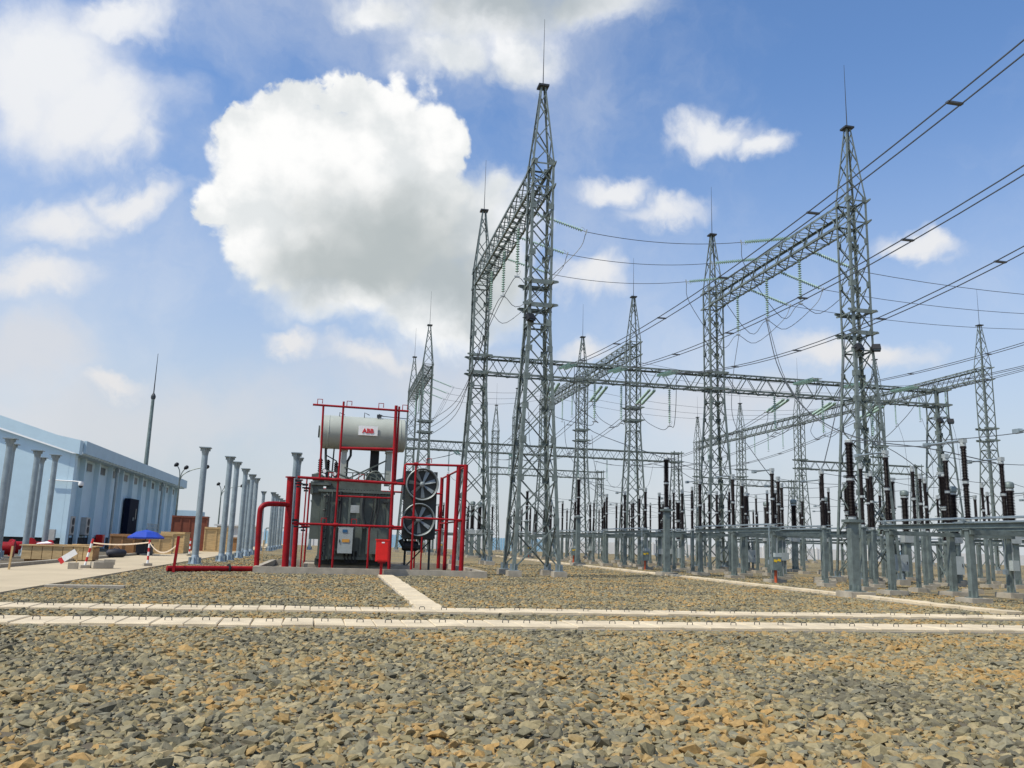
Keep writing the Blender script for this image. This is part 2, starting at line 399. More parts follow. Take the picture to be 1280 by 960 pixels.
def gravel_nodes(o):
    ng = bpy.data.node_groups.new('scatter_stones', 'GeometryNodeTree')
    ng.interface.new_socket('Geometry', in_out='INPUT', socket_type='NodeSocketGeometry'); ng.interface.new_socket('Geometry', in_out='OUTPUT', socket_type='NodeSocketGeometry')
    n = ng.nodes; L = ng.links.new
    gi = n.new('NodeGroupInput'); go = n.new('NodeGroupOutput')
    pos = n.new('GeometryNodeInputPosition'); sep = n.new('ShaderNodeSeparateXYZ'); L(pos.outputs[0], sep.inputs[0])
    mr = n.new('ShaderNodeMapRange'); L(sep.outputs[1], mr.inputs[0])
    for i, v in enumerate((7.0, 30.0, 400.0, 110.0)): mr.inputs[i+1].default_value = v
    dp = n.new('GeometryNodeDistributePointsOnFaces'); L(gi.outputs[0], dp.inputs['Mesh']); L(mr.outputs[0], dp.inputs['Density']); dp.inputs['Seed'].default_value = 5
    ci = n.new('GeometryNodeCollectionInfo'); ci.inputs['Collection'].default_value = scol; ci.inputs['Separate Children'].default_value = True; ci.inputs['Reset Children'].default_value = True
    ip = n.new('GeometryNodeInstanceOnPoints'); L(dp.outputs[0], ip.inputs['Points']); L(ci.outputs[0], ip.inputs['Instance']); ip.inputs['Pick Instance'].default_value = True
    rv = n.new('FunctionNodeRandomValue'); rv.data_type = 'FLOAT_VECTOR'; rv.inputs[0].default_value = (-.55, -.55, 0); rv.inputs[1].default_value = (.55, .55, 6.283)
    L(rv.outputs[0], ip.inputs['Rotation'])
    rs = n.new('FunctionNodeRandomValue'); rs.data_type = 'FLOAT'; rs.inputs[2].default_value = 0.0; rs.inputs[3].default_value = 1.0; rs.inputs['Seed'].default_value = 9
    pw = n.new('ShaderNodeMath'); pw.operation = 'POWER'; L(rs.outputs[1], pw.inputs[0]); pw.inputs[1].default_value = 2.6
    mr2 = n.new('ShaderNodeMapRange'); L(pw.outputs[0], mr2.inputs[0])
    for i, v in enumerate((0, 1, .026, .094)): mr2.inputs[i+1].default_value = v
    L(mr2.outputs[0], ip.inputs['Scale'])
    jn = n.new('GeometryNodeJoinGeometry'); L(ip.outputs[0], jn.inputs[0]); L(gi.outputs[0], jn.inputs[0]); L(jn.outputs[0], go.inputs[0])
    md = o.modifiers.new('scatter', 'NODES'); md.node_group = ng
gravel_nodes(gravel)
rnd = random.Random(3); cnt = 0; placed = []
while cnt < 300:                                                      # the largest stones in the foreground, one by one
    y = 5.2 + 7.5*rnd.random()**1.7; x = rnd.uniform(-.50, 1.05)*y
    sc = rnd.uniform(.068, .112)
    if any((x-a)**2+(y-b)**2 < .03 for a, b in placed): continue
    placed.append((x, y))
    o = obj('stone', stone_meshes[cnt % 14], ground)
    o.matrix_local = Matrix.Translation((x, y, .03+gz(x, y)+sc*.30)) @ Matrix.Rotation(rnd.uniform(0, 6.28), 4, 'Z') @ Matrix.Rotation(rnd.uniform(-.45,.45), 4, 'X') @ Matrix.Rotation(rnd.uniform(-.45,.45), 4, 'Y') @ Matrix.Scale(sc, 4)
    cnt += 1

# ------------------------------------------------------------------ cable trenches with lift-out covers
def slab_mesh(k, w, l):
    rr = random.Random(k); b = MB(); j = lambda: rr.uniform(-.006, .006)
    vs = []
    for z, ins in ((-.07, 0), (.045, 0), (.06, .014)):
        for sx, sy in ((-1,-1),(1,-1),(1,1),(-1,1)): vs.append((sx*(w/2-ins)+j(), sy*(l/2-ins)+j(), z))
    fs = [(3,2,1,0),(8,9,10,11)]
    for q in (0, 4):
        for i in range(4): fs.append((q+i, q+(i+1) % 4, q+4+(i+1) % 4, q+4+i))
    return b.add(vs, fs).mesh('cover_slab', SLAB, False)
LOOP = MB().tube([(-.055,0,0),(-.055,0,.045),(-.04,0,.06),(.04,0,.06),(.055,0,.045),(.055,0,0)], .008, 5).mesh('lifting_loop', DARKST)
def trench(label, a, b, width, pitch, z=0.035, loops=True, wall=0.12):
    a = Vector((*a, 0)); b = Vector((*b, 0)); L = (b-a).length; ang = math.atan2(b.y-a.y, b.x-a.x)
    t = thing('cable_trench', label, 'cable trench', a, ang)
    for s in (-1, 1):
        obj('trench_wall', cached(('tw', L, width), lambda: MB().box((L/2, 0, 0), (L, wall, .12)).mesh('trench_wall', CONC)), t, (0, s*(width/2-.03), -.01))
    n = int(L/pitch); rr = random.Random(int(L*10))
    for k in range(n):
        me = cached(('slab', k % 5, width, pitch), lambda: slab_mesh(k % 5, pitch-.016, width-.02))
        o = obj('cover_slab', me, t, ((k+.5)*pitch, rr.uniform(-.02,.02), z+rr.uniform(-.008,.010)), rr.uniform(-.012,.012))
        if loops: obj('lifting_loop', LOOP, o, (rr.uniform(-.08,.08), -.05+rr.uniform(-.05,.05), .055))
    return t
trench('broad pale concrete cable trench crossing the whole foreground, nearer of two parallel rows', (-9, 15.45), (23, 16.0), 1.12, .52)
trench('pale concrete cable trench crossing behind the broad one, farther of two parallel rows', (-8.6, 18.35), (25, 18.95), .92, .52)
trench('short narrow trench of cover slabs running from the cross trench to the red hydrant box', (2.3, 19.1), (2.42, 36.2), .62, .55, loops=False)
trench('long low cable trench slanting away along the row of disconnector posts', (18.25, 20.0), (18.25, 100.0), .5, .6, z=.07, loops=False)
blk = MB().box((0,0,.05), (1.9,.34,.14)).mesh('kerb_block', CONC); tag(obj('kerb_block', blk, None, (-6.2, 24.6, 0), .08), 'short loose concrete strip lying in gravel by the road corner', 'concrete block')

# ------------------------------------------------------------------ lattice towers
BZ, KZ, TZ, PZ = 0.25, 12.2, 20.7, 25.1
def hw(z):
    if z <= KZ: return 1.15 + (0.58-1.15)*(z-BZ)/(KZ-BZ)
    if z <= TZ: return 0.58
    return 0.58 + (0.14-0.58)*(z-TZ)/(PZ-TZ)
def leg_mesh(sx, sy, top=PZ, w=.16):
    b = MB(); zs = [z for z in (BZ, KZ, TZ, PZ) if z <= top+.01]
    if zs[-1] < top: zs.append(top)
    for z0, z1 in zip(zs, zs[1:]):
        ww = w if z1 <= KZ else (w*.8 if z1 <= TZ+.01 else w*.55); t = ww*.14
        P = [(0,0),(ww,0),(ww,t),(t,t),(t,ww),(0,ww)]
        vs = []
        for z in (z0, z1):
            h = hw(z); vs += [(sx*(h-p), sy*(h-q), z) for p, q in P]
        fs = [(i, (i+1) % 6, 6+(i+1) % 6, 6+i) for i in range(6)] + [(5,4,3,2,1,0), (6,7,8,9,10,11)]
        if sx*sy < 0: fs = [f[::-1] for f in fs]
        b.add(vs, fs)
    return b.mesh('leg', STEEL)
def brace_list(top=PZ):
    L = []; z = BZ+.15; hs = [2.15, 2.0, 1.85, 1.7, 1.5, 1.4, 1.2]
    k = (KZ-z)/sum(hs); lv = [z]
    for h in hs: lv.append(lv[-1]+h*k)
    n = 7
    for i in range(1, n+1): lv.append(KZ+(TZ-KZ)*i/n)
    lv = [q for q in lv if q <= top+.01]
    faces = [((-1,-1),(1,-1)), ((1,-1),(1,1)), ((1,1),(-1,1)), ((-1,1),(-1,-1))]
    for fa, fb in faces:
        nrm = Vector((fa[0]+fb[0], fa[1]+fb[1], 0)).normalized()
        P = lambda c, z, o: Vector((c[0]*(hw(z)-.03), c[1]*(hw(z)-.03), z)) + nrm*o
        for z0, z1 in zip(lv, lv[1:]):
            w = .065 if z1 < 8 else .052
            L.append((P(fa,z0,.0), P(fb,z1,.0), w, nrm)); L.append((P(fb,z0,-.05), P(fa,z1,-.05), w, nrm))
        for z in (KZ-.02, 13.1, 14.3, 19.4, TZ-.05):
            if z < top: L.append((P(fa,z,.01), P(fb,z,.01), .08, nrm))
        if top >= PZ:
            zz = [TZ, 21.9, 23.0, 24.0, 24.8]
            for i, (z0, z1) in enumerate(zip(zz, zz[1:])):
                a, b = (fa, fb) if i % 2 else (fb, fa)
                L.append((P(a,z0,0), P(b,z1,0), .055, nrm))
    return L
def bar_mesh(a, b, w, nrm, name='brace'):
    d = (b-a); return MB().angle(a, b, w, w*.2, up=nrm, sx=1, sy=-1).mesh(name, STEEL)
def bracket_mesh(z, d, s):
    """one tapering channel stub that carries a girder chord"""
    b = MB(); h = hw(z)-.02; dx, dy = d
    if dx:
        q = Vector((0, s*(h+.06), z)); a = q+Vector((dx*h*.9,0,0))
        P = [(-.025,-.11),(.025,-.11),(.025,.11),(-.025,.11)]
        b.prof(q, a, P); b.prof(a, q+Vector((dx*(h+.34),0,.05)), P, scale2=.4); b.box(q+Vector((dx*(h*.5+.14), -s*.035, .10)), (h+.28, .10, .02))
    else:
        a0 = Vector((s*h, dy*(h-.1), z)); b.prof(a0, a0+Vector((0, dy*.5, 0)), [(-.05,-.12),(.05,-.12),(.05,.05),(-.05,.05)], scale2=.45)
    return b.mesh('bracket', STEEL)
DIRS = ((1,0),(-1,0),(0,1),(0,-1))
PLINTH = MB().box((0,0,.13), (.62,.62,.36)).mesh('plinth', CONC)
FOOT = None
def foot_mesh(sx, sy):
    b = MB(); b.box((0,0,.015), (.42,.42,.03))
    for a in (0, PI/2): b.box((0,0,.16), (.36,.025,.30), a)
    return b.mesh('base_plate', STEELP)
CAP = MB().box((0,0,PZ+.05), (.56,.56,.10)).mesh('cap_plate', DARKST)
ROD = MB().tube([(0,0,PZ+.08),(0,0,PZ+1.6),(0,0,PZ+4.0)], [.028,.02,.010], 6).mesh('lightning_rod', DARKST)
def tower(x, y, label, near=False, spire=True, brackets=DIRS, group='lattice towers'):
    top = PZ if spire else 14.6
    t = thing('lattice_tower', label, 'lattice tower', (x, y, 0), group=group)
    for sx in (-1, 1):
        for sy in (-1, 1):
            obj('leg', cached(('leg', sx, sy, top), lambda: leg_mesh(sx, sy, top)), t)
            h = hw(BZ)-.08
            obj('plinth', PLINTH, t, (sx*h, sy*h, 0)); obj('base_plate', cached('foot', lambda: foot_mesh(1,1)), t, (sx*h, sy*h, .31))
    bl = cached(('bl', top), lambda: brace_list(top))
    if near:
        for i, q in enumerate(bl): obj('brace', cached(('brace', top, i), lambda: bar_mesh(*q)), t)
        for z in (2.6, 4.6, 6.4, 8.05, 9.5, 10.9, 12.2, 15.84, 18.3, 20.68):      # joint plates where the braces meet the legs
            if z > top: continue
            for sx in (-1, 1):
                for sy in (-1, 1):
                    h = hw(z)
                    obj('gusset_plate', boxm('gusset_plate', (.24,.018,.30), STEEL), t, (sx*(h-.15), sy*(h+.012), z))
                    obj('gusset_plate', boxm('gusset_plate', (.018,.24,.30), STEEL), t, (sx*(h+.012), sy*(h-.15), z))
    else:
        def jb():
            b = MB()
            for a, c, w, nrm in bl: b.angle(a, c, w, w*.2, up=nrm, sx=1, sy=-1)
            return b.mesh('bracing', STEEL)
        obj('bracing', cached(('bracing', top), jb), t, kind='stuff')
    for z in (13.1, 14.3):
        for d in brackets:
            for sd_ in (-1, 1): obj('bracket', cached(('br', z, d, sd_), lambda: bracket_mesh(z, d, sd_)), t)
    if spire:
        for z in (19.4, 20.6):
            for d in DIRS[2:]:
                for sd_ in (-1, 1): obj('bracket', cached(('br', z, d, sd_), lambda: bracket_mesh(z, d, sd_)), t)
        obj('cap_plate', CAP, t); obj('lightning_rod', ROD, t)
    return t
XA, XB, XC = 9.4, 27.1, 64.5
tower(XA, 39.3, 'tallest lattice tower, right of the red pipe frame, with one floodlight on its left leg', True)
tower(XA, 56.7, 'lattice tower behind the red frame, holding the far end of the tall left girder', True)
tower(XB, 39.1, 'big lattice tower on the right with two floodlights, behind the front disconnector posts', True)
tower(XB, 56.5, 'lattice tower at the far end of the tall right girder, behind the middle disconnector table', True)
tower(XB, 73.7, 'spired lattice tower in the centre gap between the two big girders, below thin wires')
tower(XB, 90.5, 'smaller spired lattice tower left of the centre gap tower, right beside the tallest tower')
tower(XB, 107.8, 'distant spired lattice tower hidden mostly behind the tallest tower legs, at the centre girder end')
tower(XA, 90.8, 'spired lattice tower whose top rises just right of the grey transformer tank')
tower(XA, 108.0, 'slightly lower spired lattice tower just behind the right end of the grey transformer tank')
tower(XB, 125.2, 'very distant spired lattice tower seen through the braces of the tallest tower')
tower(XB, 142.4, 'most distant spired lattice tower, between the red frame and the tallest tower')
tower(XC, 72.4, 'spired lattice tower near the right photo edge with a rising girder on its left')
tower(XC, 89.8, 'spired lattice tower just right of the big right tower, its top poking up behind it')
tower(XC, 107.5, 'spired lattice tower left of the big right tower, with a rod against a pink cloud')
tower(XC, 125.1, 'slim distant spired lattice tower right of the tower at the tall right girder end')
tower(XC, 141.6, 'slim distant spired lattice tower close behind the tower at the tall right girder end')
tower(46.0, 56.6, 'shorter lattice tower without a spire at the right end of the long middle girder', True, spire=False)
tower(46.0, 108.0, 'short lattice tower without a spire at the right end of the second cross girder', spire=False)
tower(46.0, 142.0, 'short distant lattice tower without a spire at the right end of the farthest cross girder', spire=False)
tower(83.5, 108.0, 'short distant lattice tower without a spire far right behind the big right tower', spire=False)
tower(83.5, 142.0, 'short far lattice tower without a spire behind the middle disconnector table', spire=False)

def girder(a, b, label, near=False, depth=1.26, width=1.12, panel=0.80, cat='girder'):
    """box lattice girder between two points of its bottom centre line"""
    a = Vector(a); b = Vector(b); L = (b-a).length; ang = math.atan2(b.y-a.y, b.x-a.x)
    t = thing('gantry_girder', label, cat, a, ang, 'lattice girders of the gantries')
    hwid = width/2
    for sy in (-1, 1):
        for top in (0, 1):
            def ch():
                return MB().angle((0, sy*hwid, depth*top), (L, sy*hwid, depth*top), .13, .02, up=(0,0,1), sx=sy, sy=(-1 if top else 1)).mesh('chord', STEEL)
            obj('chord', cached(('ch', round(L, 2), sy, top, depth, width), ch), t)
    n = max(2, round(L/panel)); p = L/n; Q = []
    for k in range(n):
        x0, x1 = k*p, (k+1)*p
        for sy in (-1, 1):
            nr = Vector((0, sy, 0)); e = (k % 2) if sy < 0 else 1-(k % 2)
            za, zb = (0, depth) if e else (depth, 0)
            Q.append((Vector((x0, sy*hwid, za)), Vector((x1, sy*hwid, zb)), .055, nr))
        for z in (0, depth):
            nr = Vector((0, 0, 1)); e = k % 2
            Q.append((Vector((x0, -hwid if e else hwid, z)), Vector((x1, hwid if e else -hwid, z)), .05, nr))
            if k: Q.append((Vector((x0, -hwid, z)), Vector((x0, hwid, z)), .055, nr))
    if near:
        for i, q in enumerate(Q): obj('brace', cached(('gb', round(L, 2), i, depth, width), lambda: bar_mesh(*q)), t)
    else:
        def jb():
            bb = MB()
            for a_, c_, w_, nr in Q: bb.angle(a_, c_, w_, w_*.2, up=nr, sx=1, sy=-1)
            return bb.mesh('bracing', STEEL)
        obj('bracing', cached(('gbr', round(L, 2), depth, width), jb), t, kind='stuff')
    return t
ZH, ZM = 19.38, 13.05
girder((XA, 39.9, ZH), (XA, 56.1, ZH), 'tall left girder running away from the tallest tower to the one behind it', True)
girder((XB, 39.7, ZH), (XB, 55.9, ZH), 'tall right girder running away from the big right tower', True)
girder((XB, 74.3, ZH), (XB, 89.9, ZH), 'high girder running away from the centre gap tower, behind the long middle girder')
girder((XB, 91.1, ZH), (XB, 107.2, ZH), 'far half of the high centre girder, ending behind the tallest tower')
girder((XA, 91.4, ZH), (XA, 107.4, ZH), 'steep distant high girder just right of the transformer tank')
girder((XC, 73.0, ZH), (XC, 89.2, ZH), 'high girder at the right edge descending leftward from the rightmost tower')
girder((XC, 90.4, ZH), (XC, 106.9, ZH), 'distant high girder just left of the big right tower, near part of a long run')
girder((XC, 108.1, ZH), (XC, 124.5, ZH), 'distant high girder left of the big right tower, middle part of a long run')
girder((XC, 125.7, ZH), (XC, 141.0, ZH), 'distant high girder at the tall right girder end tower, far part of a run')
girder((XA+.6, 56.6, ZM), (XB-.6, 56.6, ZM), 'long middle cross girder, left span passing behind the tallest tower', True)
girder((XB+.6, 56.6, ZM), (45.4, 56.6, ZM), 'long middle cross girder, right span passing behind the big right tower', True)
girder((XA+.6, 108, ZM), (XB-.6, 108, ZM), 'second cross girder far behind the long one, left span beside the transformer')
girder((XB+.6, 108, ZM), (45.4, 108, ZM), 'second cross girder far behind the long one, right span in the centre')
girder((XB+.6, 142, ZM), (45.4, 142, ZM), 'farthest cross girder seen low between the tallest tower and the centre towers')
girder((XC+.6, 108, ZM), (82.9, 108, ZM), 'low distant cross girder right of the big right tower')
girder((XC+.6, 142, ZM), (82.9, 142, ZM), 'low distant cross girder above the middle disconnector table')

def floodlight(p, rz, label):
    t = thing('floodlight', label, 'floodlight', p, rz, 'floodlights on the towers')
    b = MB(); b.box((0,-.12,0), (.42,.26,.34), m=Matrix.Rotation(-.5, 3, 'X')); obj('lamp_housing', b.mesh('lamp_housing', BLACK), t)
    obj('lens', MB().box((0,-.26,-.065), (.36,.02,.28), m=Matrix.Rotation(-.5, 3, 'X')).mesh('lens', PANE), t)
    b = MB(); b.bar((-.23,-.1,0), (-.23,.16,0), .03); b.bar((.23,-.1,0), (.23,.16,0), .03); b.bar((-.24,.16,0), (.24,.16,0), .03); obj('yoke', b.mesh('yoke', DARKST), t)
floodlight((XA-.62, 38.55, 12.35), .5, 'black floodlight on the left leg of the tallest tower')
floodlight((XB-.55, 38.35, 12.2), .4, 'left one of two black floodlights on the big right tower')
floodlight((XB+.55, 38.35, 12.25), -.4, 'right one of two black floodlights on the big right tower')
floodlight((46-.5, 55.9, 11.8), .4, 'left floodlight on the shorter spireless tower at the middle girder end')
floodlight((46+.5, 55.9, 11.8), -.4, 'right floodlight on the shorter spireless tower at the middle girder end')

# ------------------------------------------------------------------ glass insulator strings
def string_meshes(n):
    b = MB(); p = 2.35/16
    for k in range(n):
        z = -.18-k*p
        b.lathe([(.035, z+.05), (.05, z+.03), (.105, z-.015), (.114, z-.035), (.04, z-.03), (.03, z-.09)], 10)
    me = b.mesh('glass_discs', GLASS, False)
    e = -.18-n*p
    f1 = MB(); f1.tube([(0,0,0), (0,0,-.16)], .02, 6)
    f2 = MB(); f2.tube([(0,0,e+.07), (0,0,e-.18)], .02, 6); f2.box((0,0,e-.18), (.30,.04,.07))
    f2.tube([(.0,.0,e-.1), (.14,.0,e-.02), (.20,0,e+.12), (.14,0,e+.2)], .010, 5)
    return me, f1.mesh('top_fitting', FITTING), f2.mesh('clamp', FITTING), e-.18
def string(a, b=None, label='', n=18, group='green glass insulator strings', double=False):
    """hangs from a towards b (default straight down); returns its free end"""
    a = Vector(a); d = (Vector(b)-a).normalized() if b is not None else Vector((0,0,-1))
    me, f1, f2, e = cached(('str', n), lambda: string_meshes(n))
    t = thing('insulator_string', label, 'insulator', a, 0, group)
    t.rotation_mode = 'QUATERNION'; t.rotation_quaternion = Vector((0,0,-1)).rotation_difference(d)
    for ox in ((-.2, .2) if double else (0,)):
        obj('glass_discs', me, t, (ox,0,0), kind='stuff'); obj('top_fitting', f1, t, (ox,0,0)); obj('clamp', f2, t, (ox,0,0))
    if double:
        obj('yoke_plate', MB().box((0,0,e-.02), (.5,.03,.12)).mesh('yoke_plate', FITTING), t)
    return a + d*(-e)
def wire(name, P, r, label, cat='wire', group=None, n=5, mt=None):
    return tag(obj(name, MB().tube(P, r, n).mesh(name, mt or WIRE)), label, cat, group)
NTH = ('first', 'second', 'third', 'fourth', 'fifth', 'sixth')
ORD3 = ('nearest', 'middle', 'farthest')
PHY = (44.2, 48.2, 52.3)
# high level: wires between the tall left girder, the tall right girder and on towards the right
for k, y in enumerate(PHY):
    o = ORD3[k]
    e1 = string((XA+.62, y, 20.2), (XA+3, y, 19.6), f'{o} of three strings pulled rightward from the tall left girder', 21)
    e2 = string((XB-.62, y, 20.4), (XB-3, y, 19.95), f'{o} of three strings pulled leftward from the tall right girder', 21)
    wire('conductor', sagline(e1, e2, .35), .02, f'{o} of three single wires strung from the tall left girder to the tall right girder', group='single wires between the tall girders')
    e3 = string((XB+.62, y, 19.7), (XB+3, y, 19.0), f'{o} of three strings pulled rightward from the tall right girder', 21)
    wire('conductor', sagline(e3, (XC-.6, y, 20.2), 1.0), .02, f'{o} of three single wires leaving the tall right girder to the right', group='single wires leaving to the right')
    h1 = string((XA, y+.3, ZH), None, f'{o} of three strings hanging under the tall left girder')
    h2 = string((XB, y+.3, ZH), None, f'{o} of three strings hanging under the tall right girder')
    wire('jumper_wire', smooth_line([e1, e1+Vector((-.5,.1,-1.2)), h1+Vector((1.1,0,-.55)), h1+Vector((.1,0,-.05)), h1+Vector((-.35,.3,-.5)), (9.0-.1*k, 51+k*1.2, 14.9-k*.5), (8.75, 54+k, 13.2-.3*k), (8.4, 60, 11.6-.5*k), (7.3, 66, 11.0-.6*k), (6.4, 72, 11.2-.6*k), (5.0, 80, 11.6-.6*k)], 5), .021, f'{o} drooping jumper under the tall left girder', group='jumpers under the tall left girder')
    wire('jumper_wire', smooth_line([e2, e2+Vector((.3,.1,-1.5)), h2+Vector((-1.3,0,-1.0)), h2+Vector((-.1,0,-.05)), h2+Vector((1.3,0,-.5)), e3+Vector((-.6,0,-1.1)), e3], 5), .021, f'{o} looping jumper under the tall right girder', group='jumpers under the tall right girder')
# left distant gantry
for k, y in enumerate((94.5, 98.8, 103.0)):
    o = ORD3[k]
    e1 = string((XA+.62, y, 19.9), (XA+3, y, 19.1), f'{o} of three strings on the distant girder right of the transformer tank')
    wire('conductor', sagline(e1, (XB-.6, y, 20.0), .7), .018, f'{o} of three wires from the distant left girder to the centre', group='distant high wires')
    h = string((XA, y, ZH), None, f'{o} of three strings hanging under the distant girder right of the tank')
    wire('jumper_wire', smooth_line([e1, h+Vector((1.5,0,-1.2)), h, h+Vector((-1.5,-3,-3.5)), (XA+2.5, 84, 10.5), (XA-1.5, 76, 8.6)], 5), .018, f'{o} sagging jumper below the distant girder right of the tank', group='distant jumpers')
    h = string((XB, y, ZH), None, f'{o} of three strings under the far half of the high centre girder')
    wire('conductor', sagline((XB+.6, y, 20.0), (XC-.6, y, 20.0), 1.5), .018, f'{o} of three distant wires crossing behind the tall right girder', group='distant high wires')
for k, y in enumerate((78, 82.2, 86.4)):
    o = ORD3[k]
    string((XC, y, ZH), None, f'{o} of three strings under the girder of the rightmost tower')
    wire('jumper_wire', smooth_line([(XC+.2, y, 16.8), (XC+1, y, 14), (XC+1.2, y, 9), (XC+.5, y, 6)], 5), .018, f'{o} vertical dropper under the girder of the rightmost tower', group='droppers at the right edge')
    wire('conductor', sagline((XB+.6, y, 20), (XC-.6, y, 20), 1.3), .018, f'{o} of three wires between the centre gap tower and the rightmost tower', group='distant high wires')
for k, y in enumerate((112, 116.3, 120.5, 129, 133.2, 137.4)):
    string((XC, y, ZH), None, f'{NTH[k]} string from the right under the long distant girder left of the big right tower', group='distant hanging strings')
# twin busbar conductors at middle height
def twin(P, label, gap=.40, r=.022, every=6):
    t = thing('twin_conductor', label, 'overhead line', P[0], 0, 'twin overhead conductors')
    o = Vector(P[0]); P = [Vector(p)-o for p in P]
    for s in (-1, 1): obj('wire', MB().tube([p+Vector((s*gap/2,0,0)) for p in P], r, 5).mesh('wire', WIRE), t)
    acc = 0
    sp = cached('spacer', lambda: MB().box((0,0,0), (gap+.06, .12, .05)).mesh('spacer', WIRE))
    for p, q in zip(P, P[1:]):
        acc += (q-p).length
        if acc > every: obj('spacer', sp, t, tuple(q)); acc = 0
    return t
def parab(x, pts, y0, y1, n=22):
    A = np.array([[p[0]**2, p[0], 1] for p in pts]); c = np.linalg.solve(A, np.array([p[1] for p in pts]))
    return [Vector((x, y0+(y1-y0)*i/n, float(c[0]*(y0+(y1-y0)*i/n)**2 + c[1]*(y0+(y1-y0)*i/n) + c[2]))) for i in range(n+1)]
PHX = (15.3, 18.9, 22.6)
names = ('left-hand', 'middle', 'right-hand')
for k, x in enumerate(PHX):
    o = names[k]
    a = string((x, 56.0, 13.75), (x, 53, 13.5), f'{o} of three double strings on the near face of the long middle girder, left span', double=True)
    pts = {0: [(14.8,13.47),(27,12.73),(53.2,13.5)], 1: [(19,12.57),(33.6,12.1),(53.2,13.4)], 2: [(23,11.95),(31,11.5),(53.2,13.4)]}[k]
    twin(parab(x, pts, 4, 53.3), f'{("uppermost","second","third")[k]} twin conductor sweeping in from the upper right corner')
    b = string((x-.05, 57.2, 12.95), (x-.05, 59.8, 12.35), f'{o} of three double strings slanting down behind the long middle girder, left span', double=True)
    twin(sagline(b, (x-.05, 104.6, 12.3), 2.0), f'{o} of three twin conductors sagging away behind the long middle girder')
    string((x-.05, 107.4, 12.95), (x-.05, 104.6, 12.3), f'{o} of three double strings on the near face of the second cross girder', double=True)
    h = string((x+1.0 if k else x+2.6, 56.6, ZM), None, f'{o} of three strings hanging under the long middle girder, left span', n=17)
    wire('jumper_wire', smooth_line([a, a+Vector((.15,.35,-1.3)), a+Vector((.5,1.3,-2.5)), h+Vector((-.1,-1.0,-.15)), h+Vector((0,0,.02)), h+Vector((-.1,1.1,-.12)), b+Vector((.5,-.5,-1.4)), b+Vector((.1,-.1,-.6)), b], 6), .022, f'{o} loop jumper under the long middle girder, left span', group='loop jumpers under the long middle girder')
PHX2 = (33.4, 37.4, 41.6)
for k, x in enumerate(PHX2):
    o = names[k]
    a = string((x, 56.0, 13.85), (x, 53, 13.75), f'{o} of three double strings on the near face of the long middle girder, right span', double=True)
    if k: twin(parab(x+.3*k, [(10,16.5),(30,13.9),(53.2,13.8)], 28, 53.3), f'{o} twin conductor arriving at the long middle girder beside the big right tower')
    b = string((x, 57.2, 12.95), (x, 59.8, 12.4), f'{o} of three double strings slanting down behind the long middle girder, right span', double=True)
    twin(sagline(b, (x, 104.6, 12.3), 2.0), f'{o} of three twin conductors sagging away behind the big right tower')
    h = string((x-1.4, 56.6, ZM), None, f'{o} of three strings hanging under the long middle girder, right span', n=17)
    wire('jumper_wire', smooth_line([a, a+Vector((-.1,.35,-1.3)), a+Vector((-.7,1.3,-2.6)), h+Vector((.1,-1.0,-.15)), h+Vector((0,0,.02)), h+Vector((.1,1.1,-.12)), b+Vector((-.6,-.5,-1.4)), b+Vector((-.1,-.1,-.6)), b], 6), .022, f'{o} loop jumper under the long middle girder, right span', group='loop jumpers under the long middle girder')
twin(parab(46.6, [(20,15.8),(40,14.7),(72,14.6)], 28, 72), 'twin conductor crossing low in front of the rightmost tower')
for k, x in enumerate((14.5, 18.5, 22.5, 32, 36, 40)):
    h = string((x, 108, ZM), None, f'{NTH[k]} string from the left hanging under the second cross girder', n=17, group='strings under the second cross girder')
    wire('jumper_wire', smooth_line([h, h+Vector((.9,0,-.9)), h+Vector((1.8,-.4,-.3)), h+Vector((2.2,-1,2.2))], 5), .02, f'{NTH[k]} small loop jumper from the left under the second cross girder', group='loop jumpers under the second cross girder')
# droppers from the buses to the switchgear
DROPS = [((18.9, 34, 12.05), (19.3, 33.6, 9.5), (20.3, 33, 7.6), (21.9, 31.8, 6.4), (24.0, 30.2, 5.9), (26.5, 29.4, 5.35)),
         ((22.6, 33.5, 11.5), (22.3, 33.4, 9.4), (21.8, 33.4, 7.4), (21.3, 33.6, 5.35)),
         ((15.3, 51, 13.1), (15.4, 51, 11.0), (15.6, 51.2, 9.0), (18.3, 44.6, 6.5)),
         ((27.0, 52.3, 16.3), (25.6, 50.6, 12.6), (24.6, 48.6, 9.6), (25.2, 47.0, 7.2), (26.5, 46.6, 5.35)),
         ((18.85, 68, 11.8), (19.1, 68, 9.6), (20, 67, 7.5), (21.2, 63.8, 5.35)),
         ((15.25, 66, 12.1), (15.6, 66, 9), (17, 64, 7.2), (18.3, 61.7, 6.5)),
         ((22.55, 72, 11.3), (22.8, 72, 8.8), (23.4, 72, 6.8), (23.9, 72.8, 5.35)),
         ((27, 48.4, 16.4), (27.6, 47.2, 12), (29, 45.2, 9), (31.0, 42.5, 7.6), (33.8, 42.4, 5.9))]
DL = ['thick black dropper falling from the second twin conductor onto the near right disconnector', 'short dropper under the third twin conductor beside the front disconnector',
      'thin dropper onto the tall single post insulator in the middle', 'long curved cable from the tall right girder down to the middle disconnector',
      'curved dropper behind the long middle girder left of centre', 'curved dropper onto the third single post insulator', 'curved dropper in the centre behind the middle table', 'long curved cable from the tall right girder to the gear behind the big right tower']
for P, l in zip(DROPS, DL): wire('dropper_cable', smooth_line(P, 6), .022, l, 'cable', 'dropper cables')

